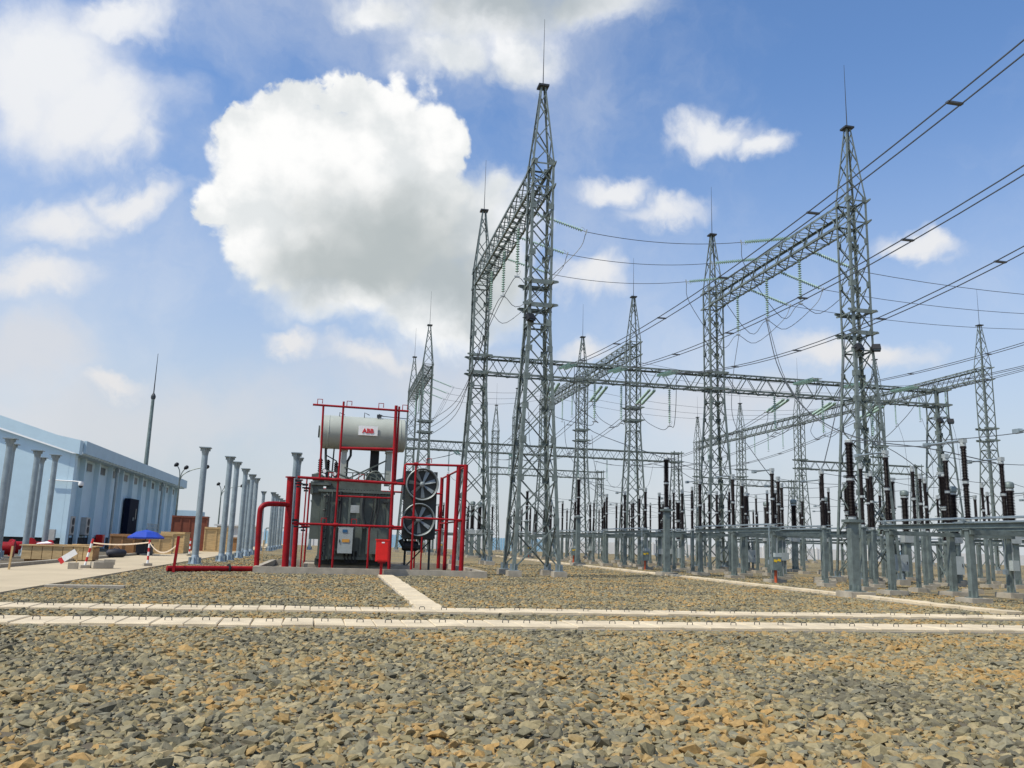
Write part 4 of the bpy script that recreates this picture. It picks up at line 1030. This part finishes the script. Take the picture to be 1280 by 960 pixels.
tag(obj('marker_post', MB().bar((0,0,-.1),(.08,0,1.42),.10).mesh('marker_post', RED), None, (-5.85, 35.45, 0)), 'slim red post standing at the left end of the red ground pipe', 'post')
hy = thing('hydrant_box', 'bright red hose box on a short post in front of the transformer', 'hose box', (2.2, 36.0, 0))
b = MB(); b.box((0,0,1.06), (.52,.26,.86)); b.box((0,0,1.515), (.58,.32,.05)); bd = obj('box', b.mesh('box', REDB), hy)
obj('door_panel', MB().box((0,-.14,1.06),(.44,.02,.74)).mesh('door_panel', REDB), bd); obj('label_plate', MB().box((.02,-.155,1.4),(.12,.008,.05)).mesh('label_plate', WHITE), bd)
b = MB(); b.bar((0,0,0),(0,0,.62),.11); b.prism([(-.16,-.1),(.16,-.1),(.1,.1),(-.1,.1)], .56, .64); obj('post', b.mesh('post', RED), hy)

# ------------------------------------------------------------------ galvanised columns on the left
def column_mesh():
    b = MB(); b.lathe([(.165,.05),(.15,5.4),(.15,5.6)], 16); b.sm = True; return b.mesh('shaft', STEELP)
def capital_mesh():
    b = MB(); b.lathe([(.15,5.45),(.165,5.55),(.21,5.79),(.215,5.81)], 16); b.box((0,0,5.84), (.56,.56,.05))
    for k in range(4):
        a = k*PI/2; b.box((.20*math.cos(a), .20*math.sin(a), 5.74), (.10,.02,.14), a)
    return b.mesh('capital', STEELP, False)
def colbase_mesh():
    b = MB(); b.box((0,0,.05), (.66,.66,.05)); b.lathe([(.28,.07),(.165,.5)], 16)
    for k in range(8):
        a = k*PI/4; b.box((.22*math.cos(a), .22*math.sin(a), .22), (.16,.02,.32), a)
    return b.mesh('base', STEELP, False)
C0 = thing('steel_column', 'x', 'steel column', (0,0,0), 0, 'galvanised columns')
obj('shaft', column_mesh(), C0); obj('capital', capital_mesh(), C0); obj('base', colbase_mesh(), C0); obj('footing', MB().box((0,0,0),(.9,.9,.08)).mesh('footing', CONC), C0)
pos = [(-6.45,44.9,'tall pale steel column nearest the red ground pipe, leftmost in its row'), (-5.75,49.6,'second pale steel column in the row right of the red ground pipe end'),
       (-5.72,53.0,'third pale steel column in the row, close beside the second'), (-5.7,58.2,'fourth pale steel column in the row beyond the red ground pipe'),
       (-6.55,69.8,'thin-looking column half hidden behind the fourth and fifth columns'), (-5.72,63.5,'fifth pale steel column in the row beyond the red ground pipe'),
       (-5.75,67.5,'sixth pale steel column, last of the near group left of the red bend pipe'), (-6.66,87.5,'column whose top shows just above the red bend pipe'),
       (-5.8,88.5,'first of the far bunch of columns right of the red bend pipe'), (-5.75,92.0,'second of the far bunch of columns right of the red bend pipe'),
       (-5.76,95.8,'third of the far bunch of columns right of the red bend pipe'), (-5.8,102.3,'fourth of the far bunch of columns right of the red bend pipe'),
       (-5.75,106.8,'fifth and farthest of the bunch of columns right of the red bend pipe'), (-1.95,45.4,'column rising directly above the thick red mains'),
       (-1.95,48.2,'column just behind the one above the thick red mains'), (-2.2,104.0,'distant column seen between the thick mains and the transformer'),
       (-15.6,45.2,'leftmost steel column before the blue gable wall, cut by the photo edge'), (-16.5,48.2,'column close behind the leftmost one before the blue gable wall'),
       (-16.3,51.5,'middle steel column standing before the blue gable wall'), (-17.6,56.5,'column close behind the middle one before the blue gable wall'),
       (-16.1,54.0,'right steel column of those standing before the blue gable wall')]
for i, (x, y, l) in enumerate(pos):
    if i == 0: C0.location = (x, y, 0); C0['label'] = l
    else: copy_thing(C0, (x, y, 0), l)

# ------------------------------------------------------------------ control building
BX, BY0, BY1, BH = -18.5, 66.5, 112.0, 7.0
Bd = thing('control_building', 'long pale blue building with a sloping gable wall and a finned side facade', 'building', (BX, BY0, 0))
def bp_(name, mb, m, parent=None, smooth=False):
    me = mb.mesh(name, m, smooth); me.transform(Matrix.Translation((-BX, -BY0, 0))); return obj(name, me, parent or Bd)
def gpoly(xa, xb, za, zb, sl, y0, y1):
    """upright plate in the gable plane; top and bottom edges may slope up to the left"""
    vs = []
    for y in (y0, y1):
        vs += [(xa, y, za+sl*(xb-xa)*0), (xb, y, za), (xb, y, zb), (xa, y, zb+sl*(xb-xa))]
    return MB().add(vs, [(3,2,1,0),(4,5,6,7),(0,1,5,4),(1,2,6,5),(2,3,7,6),(3,0,4,7)])
SL = .30
bp_('gable_wall', gpoly(-42, BX-.35, .93, 7.05, SL, BY0, BY0+.3), BWALL)
bp_('corner_pilaster', MB().box((BX-.17, BY0+.35, 3.5), (.34, .7, 7.0)), BWALL)
b = MB(); xa, xb = -42, BX+.30
vs = []
for y in (BY0-.35, BY0+.5):
    vs += [(xa, y, 7.05+SL*(xb-xa)), (xb-1.6, y, 7.05+SL*1.3), (xb, y, 6.95), (xb, y, 7.98), (xb-1.6, y, 7.98+SL*1.0), (xa, y, 7.98+SL*(xb-xa))]
b.add(vs, [(5,4,3,2,1,0),(6,7,8,9,10,11)] + [(i, (i+1) % 6, 6+(i+1) % 6, 6+i) for i in range(6)]); bp_('gable_parapet', b, BWALL)
bp_('basement_wall', MB().box((-30.5, BY0+.45, .5), (23.5, .3, 1.0)), BDARK)
bp_('side_wall', MB().box((BX-.80, (BY0+BY1)/2+.3, 3.9), (.3, BY1-BY0-.7, 6.2)), BWALL)
bp_('side_basement', MB().box((BX-.72, (BY0+BY1)/2+.3, .5), (.3, BY1-BY0-.7, .9)), BDARK)
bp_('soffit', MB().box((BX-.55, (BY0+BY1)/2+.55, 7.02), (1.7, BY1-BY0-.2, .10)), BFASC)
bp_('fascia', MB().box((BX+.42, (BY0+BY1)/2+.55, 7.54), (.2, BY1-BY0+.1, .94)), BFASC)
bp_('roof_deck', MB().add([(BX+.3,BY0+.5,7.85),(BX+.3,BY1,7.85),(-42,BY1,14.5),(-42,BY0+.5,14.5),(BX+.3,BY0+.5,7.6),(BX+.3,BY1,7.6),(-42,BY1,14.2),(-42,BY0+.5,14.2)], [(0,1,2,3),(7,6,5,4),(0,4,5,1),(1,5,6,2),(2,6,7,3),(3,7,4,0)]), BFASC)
bp_('end_wall', MB().box((-31, BY1-.2, 4.0), (23.5, .3, 8.0)), BWALL)
nb = 11; pitch = (BY1-BY0)/nb
for k in range(1, nb+1):
    y = BY0+k*pitch-.2
    bp_('fin', MB().box((BX-.47, y, 3.5), (.40, .34, 6.94)), BWALL)
for k in range(nb):
    y = BY0+(k+.5)*pitch
    w = bp_('window', MB().box((BX-.63, y, 6.45), (.06, 1.5, .70)), BFASC); bp_('pane', MB().box((BX-.59, y, 6.45), (.03, 1.36, .58)), PANE, w)
dY = BY0+5.0*pitch
for dy in (-.62, .62):
    d = bp_('door', MB().box((BX-.26, dY+dy*1.5, 2.95), (.5, 1.84, 3.3)), DOORM); bp_('door_handle', MB().box((BX+.02, dY+dy*.25, 2.7), (.05,.06,.3)), FITTING, d)
    if dy > 0: bp_('door_glass', MB().box((BX-.002, dY+dy*1.5, 3.2), (.012,.28,1.0)), PANE, d)
for i in range(6): bp_('step', MB().box((BX+.4, dY-2.1-.38*i, 1.28-.22*i-.65), (2.6, .38, 1.3)), CONC if i > 5 else BDARK)
bp_('landing', MB().box((BX+.4, dY+.9, .66), (2.6, 5.6, 1.34)), BDARK)
b = MB()
for k in range(9): b.bar((BX+1.65, dY-1.6+.65*k, 1.33), (BX+1.65, dY-1.6+.65*k, 2.3), .04)
for z in (1.6, 1.95, 2.3): b.bar((BX+1.65, dY-1.6, z), (BX+1.65, dY+3.6, z), .045)
bp_('railing', b, FITTING)
for k in (3, 8):
    b = MB(); y = BY0+k*pitch+.12; b.tube([(BX+.02,y,6.95),(BX+.02,y,.2)], .11, 8); b.box((BX+.02,y,6.7),(.34,.34,.3)); bp_('downpipe', b, STEELP)
b = MB(); b.tube([(-30,BY0-.2,.5),(-19.3,BY0-.2,.5)], .05, 6); bp_('cable_rail', b, DARKST)
tag(obj('meter_box', MB().box((0,0,1.15),(.55,.3,.75)).box((0,.05,.45),(.1,.1,.7)).mesh('meter_box', ACM), None, (-19.3, BY0-.6, 0)), 'small grey meter box at the foot of the blue corner pilaster', 'meter box')
cc = thing('security_camera', 'white dome security camera on an arm at the blue building corner', 'security camera', (BX+.1, BY0+.1, 4.9))
obj('arm', MB().tube([(-1.6,-.3,.12),(0,-.3,.10),(.55,-.3,.06)], .05, 6).mesh('arm', WHITE), cc); obj('housing', MB().lathe([(.16,0),(.2,.08),(.16,.3)], 12, (.55,-.3,-.22)).mesh('housing', WHITE, True), cc); obj('dome', MB().lathe([(.02,-.16),(.12,-.1),(.16,0)], 12, (.55,-.3,-.22)).mesh('dome', BLACK, True), cc)
for k, l in enumerate(('left one of two air conditioner units stacked low between the blue fins', 'right one of two air conditioner units low between the blue fins')):
    t = thing('air_conditioner', l, 'air conditioner', (BX-.5, BY0+(k+.55)*pitch, 0), 0, 'air conditioner units')
    obj('casing', MB().box((0,0,1.85),(.5,1.15,1.35)).mesh('casing', ACM), t)
    for z in (1.55, 2.15): obj('fan_grille', MB().lathe([(.27,0),(.27,.03)], 16, (.25,.1,z), Matrix.Rotation(PI/2,3,'Y')).mesh('fan_grille', BLACK), t)
    b = MB()
    for y in (-.5,.5): b.bar((-.2,y,0),(-.2,y,1.17),.06); b.bar((.2,y,0),(.2,y,1.17),.06)
    b.box((0,0,1.14),(.5,1.1,.06)); obj('stand', b.mesh('stand', DARKST), t)
tag(obj('fire_extinguisher_cabinet', MB().box((0,0,.7),(.5,.8,1.0)).box((.26,0,.7),(.02,.6,.8)).mesh('fire_extinguisher_cabinet', REDB), None, (BX-.3, BY0+2.6*pitch, 0)), 'small red fire cabinet on the ground at the blue facade', 'fire cabinet')
for k, (x, y, l) in enumerate(((-17.3, 49.6, 'left heap of big red pipe fittings behind the leftmost columns'), (-16.4, 52.8, 'right red pipe fitting lying behind the middle left column'))):
    b = MB(); Rz = Matrix.Rotation(PI/2, 3, 'Y'); b.lathe([(.46,-1.1),(.46,-1.0),(.34,-.95),(.34,.9),(.46,.95),(.46,1.05)], 16, (0,0,.47), Matrix.Rotation(.5*k+.2,3,'Z') @ Rz); b.tube([(0,0,.6),(.1,-.6,.75)], .3, 12)
    tag(obj('pipe_fitting', b.mesh('pipe_fitting', RED), None, (x, y, 0)), l, 'pipe fitting')
# lightning mast, street lamps
mt = thing('lightning_mast', 'slender dark lightning mast rising behind the roof of the blue building', 'mast', (-23.6, 115.0, 0))
obj('pole', MB().tube([(0,0,0),(0,0,18.6)], [.34,.20], 10).mesh('pole', STEEL), mt); obj('collar', MB().lathe([(.22,18.5),(.30,18.7),(.30,18.95),(.12,19.3)], 10).mesh('collar', DARKST), mt); obj('rod', MB().tube([(0,0,19.2),(0,0,24.6)], [.08,.03], 6).mesh('rod', DARKST), mt)
def lamp(loc, h, label):
    t = thing('street_lamp', label, 'street lamp', loc, 0, 'street lamps by the road')
    obj('pole', MB().tube([(0,0,0),(0,0,h*.85)], [.13,.07], 8).mesh('pole', STEEL), t)
    A = [smooth_line([(0,0,h*.84),(-.1,0,h*.93),(-.42,0,h*1.0)], 4), smooth_line([(0,0,h*.80),(.15,0,h*.90),(.55,0,h*.97)], 4), smooth_line([(0,0,h*.80),(.3,0,h*.88),(1.2,0,h*.945),(2.6,-.3,h*.985)], 4)]
    for P in A:
        obj('arm', MB().tube(P, .05, 6).mesh('arm', STEEL), t); e = P[-1]
        obj('lamp_head', MB().lathe([(.05,-.3),(.18,-.15),(.2,.1),(.08,.22)], 10, e, Matrix.Rotation(.9,3,'Y')).mesh('lamp_head', BLACK, True), t)
lamp((-15.3, 91.0, 0), 8.4, 'street lamp with curved arms just before the far end of the blue facade')
lamp((-14.2, 116.0, 0), 8.0, 'street lamp farther off, seen left of the second steel column')
# small annex and far boundary
an = thing('annex_building', 'small pale blue flat-roofed annex beyond the end of the long blue building', 'building', (-21, 124, 0))
obj('wall', MB().box((0,4,1.9),(4.2,7,3.8)).mesh('wall', BWALL), an); obj('roof', MB().box((.2,4,4.2),(5.2,8.4,.85)).mesh('roof', BFASC), an)
tag(obj('grey_shed', MB().box((0,0,1.3),(4.5,5,2.6)).prism([(-2.6,-2.8),(2.6,-2.8),(2.6,2.8),(-2.6,2.8)], 2.6, 2.8).mesh('grey_shed', FARW), None, (-12.0, 118, 0)), 'pale shed wall beyond the crates at the end of the road', 'shed')
fw = thing('boundary_wall', 'long low white boundary wall closing the yard in the distance', 'wall', (40, 160, 0))
rw = random.Random(5)
for k in range(40):
    x = -70+k*6.0
    obj('wall_panel', boxm('wall_panel', (5.7,.2,2.2), FARW, (0,0,1.1)), fw, (x, 0, 0)); obj('pillar', boxm('pillar', (.36,.4,2.45), FARW, (0,0,1.22)), fw, (x+3, 0, 0))
for k, (x, l) in enumerate(((-9.5, 'light blue steel gate in the white wall behind the pale columns'), (11.5, 'light blue gate in the white wall just right of the red frame'), (32.0, 'light blue gate in the white wall behind the tallest tower'), (39.5, 'light blue gate in the white wall right of the tallest tower'), (118, 'light blue gate in the white wall behind the big right tower'))):
    t = thing('yard_gate', l, 'gate', (x, 158.6, 0), 0, 'light blue gates')
    b = MB()
    for q in range(7): b.box((-1.5+.5*q, 0, 1.25), (.42,.06,2.3))
    obj('gate_leaf', b.mesh('gate_leaf', BSTEEL), t); b = MB(); b.bar((-1.85,0,0),(-1.85,0,2.7),.18); b.bar((1.85,0,0),(1.85,0,2.7),.18); obj('gate_post', b.mesh('gate_post', BSTEEL), t)
fp = thing('pipe_rail', 'thin grey pipe rail on posts crossing behind the pale columns', 'rail', (-9, 128, 0))
obj('rail', MB().tube([(0,0,2.6),(9,0,3.0),(12,0,2.5)], .09, 6).mesh('rail', STEEL), fp)
for x in (0, 4, 8, 12): obj('post', MB().bar((x,0,0),(x,0,2.6),.12).mesh('post', STEEL), fp)
def tree(x, y, h, w, label, seed):
    t = thing('tree', label, 'tree', (x, y, 0), 0, 'trees beyond the yard'); rr = random.Random(seed)
    b = MB(); b.tube([(0,0,0),(.1,0,h*.3),(.2,.1,h*.7)], [.22,.17,.06], 7)
    for k in range(6):
        a = rr.uniform(0,6.28); b.tube([(.1,0,h*(.3+.06*k)), (math.cos(a)*w*.3, math.sin(a)*w*.3, h*(.5+.07*k))], [.08,.03], 5)
    obj('trunk', b.mesh('trunk', BARK), t)
    b = MB()
    cl = [(rr.gauss(0,.3)*w, rr.gauss(0,.3)*w, h*rr.uniform(.4,.95), rr.uniform(.14,.28)*w) for _ in range(12)]
    for k in range(1100):
        cx, cy, cz, cr = rr.choice(cl); v = Vector((rr.gauss(0,1),rr.gauss(0,1),rr.gauss(0,.8))).normalized()*cr*rr.uniform(.5,1.1)
        p = Vector((cx,cy,cz))+v; s = rr.uniform(.12,.26); u = Vector((rr.gauss(0,1),rr.gauss(0,1),rr.gauss(0,1))).normalized(); q = u.orthogonal().normalized()
        b.add([p-u*s, p+q*s*.5, p+u*s, p-q*s*.5], [(0,1,2,3)])
    obj('crown', b.mesh('crown', LEAF, False), t)
TR = [(120,176,9,6,'dark bushy tree low on the horizon left of the big right tower base'), (127,178,8,6,'second dark tree beside the bushy one left of the big right tower base'), (157,190,12,9,'leafy tree seen under the tables right of the big right tower'),
      (168,186,10,8,'smaller leafy tree farther right under the tables'), (185,188,11,9,'leafy tree low at the right edge between the table posts'), (104,182,7,6,'low dark tree behind the middle disconnector table')]
for i, q in enumerate(TR): tree(*q[:4], q[4], 40+i)

# ------------------------------------------------------------------ small things by the road
def crate(x, y, d, label, m=WOOD, rz=0.0, z=0.06):
    t = thing('wooden_crate', label, 'crate', (x, y, z), rz, 'wooden crates by the road')
    obj('body', MB().box((0,0,d[2]/2),(d[0]-.06,d[1]-.06,d[2]-.04)).mesh('body', m), t)
    n = max(2, int(d[0]/.7))
    for k in range(n+1): obj('batten', cached(('bat', d[2], m.name), lambda: MB().box((0,0,d[2]/2),(.10,.05,d[2])).mesh('batten', m)), t, (-d[0]/2+.05+k*(d[0]-.1)/n, -d[1]/2, 0))
    for zz in (.06, d[2]-.06): obj('rail', cached(('rl', d[0], m.name), lambda: MB().box((0,0,0),(d[0],.04,.10)).mesh('rail', m)), t, (0, -d[1]/2-.045, zz))
    obj('lid', MB().box((0,0,d[2]+.02),(d[0]+.04,d[1]+.04,.05)).mesh('lid', m), t)
crate(-12.9, 60.5, (2.2,1.6,1.25), 'dark orange plywood crate just right of the blue parasol', WOOD2, .1)
crate(-11.7, 64.5, (1.7,1.6,1.35), 'yellow timber crate next to the dark orange plywood crate', WOOD, .1)
crate(-11.2, 67.5, (1.7,1.6,1.5), 'yellow timber crate left of the nearest steel column', WOOD, -.1)
crate(-11.9, 78.5, (2.9,2.2,2.9), 'large red-brown crate standing behind the yellow crates', RUST, .05)
crate(-9.4, 76.5, (1.9,1.7,2.0), 'tall yellow timber crate just right of the nearest steel column', WOOD, .05)
crate(-9.0, 81.5, (2.0,1.6,1.2), 'low brown crate at the far end of the crate row', WOOD2, 0)
pk = thing('plank_crate', 'long low box of yellow planks beside the road at the left', 'crate', (-12.7, 45.3, 0), .02)
for k in range(7): obj('plank', MB().box((-1.35+.45*k,-.62,.42),(.42,.05,.62)).mesh('plank', WOOD), pk)
obj('body', MB().box((0,0,.40),(3.15,1.18,.58)).mesh('body', WOOD2), pk); obj('lid', MB().box((.0,0,.76),(3.35,1.4,.05)).mesh('lid', WOOD), pk); obj('bearer', MB().box((0,0,.05),(2.9,1.0,.10)).mesh('bearer', WOOD2), pk)
tag(obj('loose_board', MB().box((0,0,0),(1.5,.5,.035), .2).box((.5,.1,.03),(.9,.3,.03),-.3).mesh('loose_board', WOOD), None, (-12.3,45.3,.81)), 'loose thin boards lying on the long low plank box', 'board')
tag(obj('paper_sheet', MB().add([(-.35,-.2,0),(.35,-.2,.05),(.4,.2,.0),(0,.25,.12),(-.4,.2,.04)], [(0,1,2,3,4)]).mesh('paper_sheet', WHITE), None, (-13.4,45.1,.83)), 'crumpled white sheet lying on the long low plank box', 'sheet')
um = thing('parasol', 'open royal blue parasol standing low beside the road', 'parasol', (-11.5, 58.5, .07))
b = MB(); vs = [(0,0,1.62)]; n = 8
for rr_, zz in ((.62,1.46),(1.10,1.14),(1.09,1.05)):
    for k in range(n): vs.append((rr_*math.cos(2*PI*k/n+.2), rr_*math.sin(2*PI*k/n+.2), zz))
fs = [(0,1+k,1+(k+1)%n) for k in range(n)] + [(1+i*n+k,1+(i+1)*n+k,1+(i+1)*n+(k+1)%n,1+i*n+(k+1)%n) for i in range(2) for k in range(n)]
obj('canopy', b.add(vs, fs).mesh('canopy', BLUE, False), um); obj('pole', MB().tube([(0,0,0),(0,0,1.68)],.025,6).mesh('pole', DARKST), um)
b = MB()
for k in range(n): b.bar((0,0,1.55),(1.07*math.cos(2*PI*k/n+.2),1.07*math.sin(2*PI*k/n+.2),1.09),.015)
obj('rib', b.mesh('rib', DARKST), um); obj('foot', MB().lathe([(.28,0),(.28,.08),(.05,.12)],12).mesh('foot', CONC), um)
tag(obj('duffel_bag', MB().tube([(-.5,0,.2),(-.4,0,.24),(0,0,.27),(.4,0,.24),(.5,0,.2)],[.12,.22,.26,.22,.12],10).tube([(-.2,0,.45),(0,0,.62),(.2,0,.45)],.02,5).mesh('duffel_bag', BAG), None, (-11.6,51.5,.07), .3), 'black bag lying on the road edge left of the blue parasol', 'bag')
tag(obj('equipment_cover', MB().box((0,0,.35),(.9,.8,.7)).box((.1,-.1,.8),(.5,.4,.25),.3).mesh('equipment_cover', BAG), None, (-11.6,58.9,.07)), 'dark bundle of gear under the blue parasol', 'bundle')
def barrier(x, y, label, lean=(0,0), broken=False):
    t = thing('barrier_pole', label, 'barrier pole', (x, y, .06), 0, 'striped barrier poles')
    n = 6; h = 1.05
    for k in range(n):
        a = Vector((lean[0]*k/n, lean[1]*k/n, .1+h*k/n)); b_ = Vector((lean[0]*(k+1)/n, lean[1]*(k+1)/n, .1+h*(k+1)/n))
        obj('stripe', MB().tube([a, b_], .045, 8).mesh('stripe', SKINRED if k % 2 else WHITE), t)
    obj('foot', MB().box((0,0,.06),(.34,.34,.14), .4).mesh('foot', CONC), t); return t
barrier(-9.35, 36.6, 'leaning red and white pole on a broken concrete foot at the road edge', (.22,-.1))
barrier(-7.75, 40.3, 'upright striped pole on the road in front of the blue parasol')
barrier(-9.0, 60.0, 'striped pole behind the nearest steel column')
tag(obj('concrete_lump', MB().box((0,0,.13),(.75,.5,.24),.5).box((.25,.1,.25),(.4,.35,.2),.2).mesh('concrete_lump', CONC), None, (-8.75,36.7,.07)), 'broken lump of concrete lying on the road edge beside the leaning pole', 'rubble')
tag(obj('rubble_chunk', MB().box((0,0,.12),(.35,.3,.24),.2).mesh('rubble_chunk', CONC), None, (-9.5,35.6,.07)), 'small concrete chunk on the road under the leaning pole', 'rubble')
sg = thing('warning_board', 'white board with a red end tilted at the road side', 'sign', (-10.3, 37.8, .25))
mm = Matrix.Rotation(-.62, 3, 'Y'); obj('board', MB().box((0,0,.25),(.62,.03,.24), m=mm).mesh('board', WHITE), sg); obj('red_end', MB().box((-.26,0,.05),(.16,.035,.244), m=mm).mesh('red_end', SKINRED), sg)
obj('stake', MB().bar((.3,.05,-.25),(.32,.04,.55),.04).mesh('stake', WOOD), sg)
def tape(a, b, s, label):
    P = sagline(a, b, s, 10); vs = []
    for p in P: vs += [p+Vector((0,0,.03)), p-Vector((0,0,.03)), p-Vector((0,.008,.03)), p+Vector((0,-.008,.03))]
    fs = []
    for i in range(len(P)-1):
        for k in range(4): fs.append((4*i+k, 4*i+(k+1)%4, 4*i+4+(k+1)%4, 4*i+4+k))
    tag(obj('barrier_tape', MB().add(vs, fs).mesh('barrier_tape', TAPE), None), label, 'tape', 'barrier tapes')
tape((-7.75,40.3,1.1), (-5.85,35.5,1.05), .35, 'sagging barrier tape from the striped pole to the slim red post')
tape((-7.75,40.3,1.1), (-11.5,45.6,.95), .10, 'barrier tape from the striped pole leftward to the plank box')
for k, (x, y, l) in enumerate(((-11.2,34.0,'thin wooden stake at the left road edge'), (-3.4,47.0,'wooden stake standing in gravel behind the thick mains'))):
    tag(obj('stake', MB().bar((0,0,-.05),(.03,0,.9+.4*k),.06).mesh('stake', WOOD), None, (x,y,0)), l, 'stake')
tag(obj('loose_plank', MB().box((0,0,.10),(4.2,.25,.06)).mesh('loose_plank', WOOD), None, (-2.2,49.5,0), .1), 'yellow plank lying on gravel behind the thick mains', 'plank')
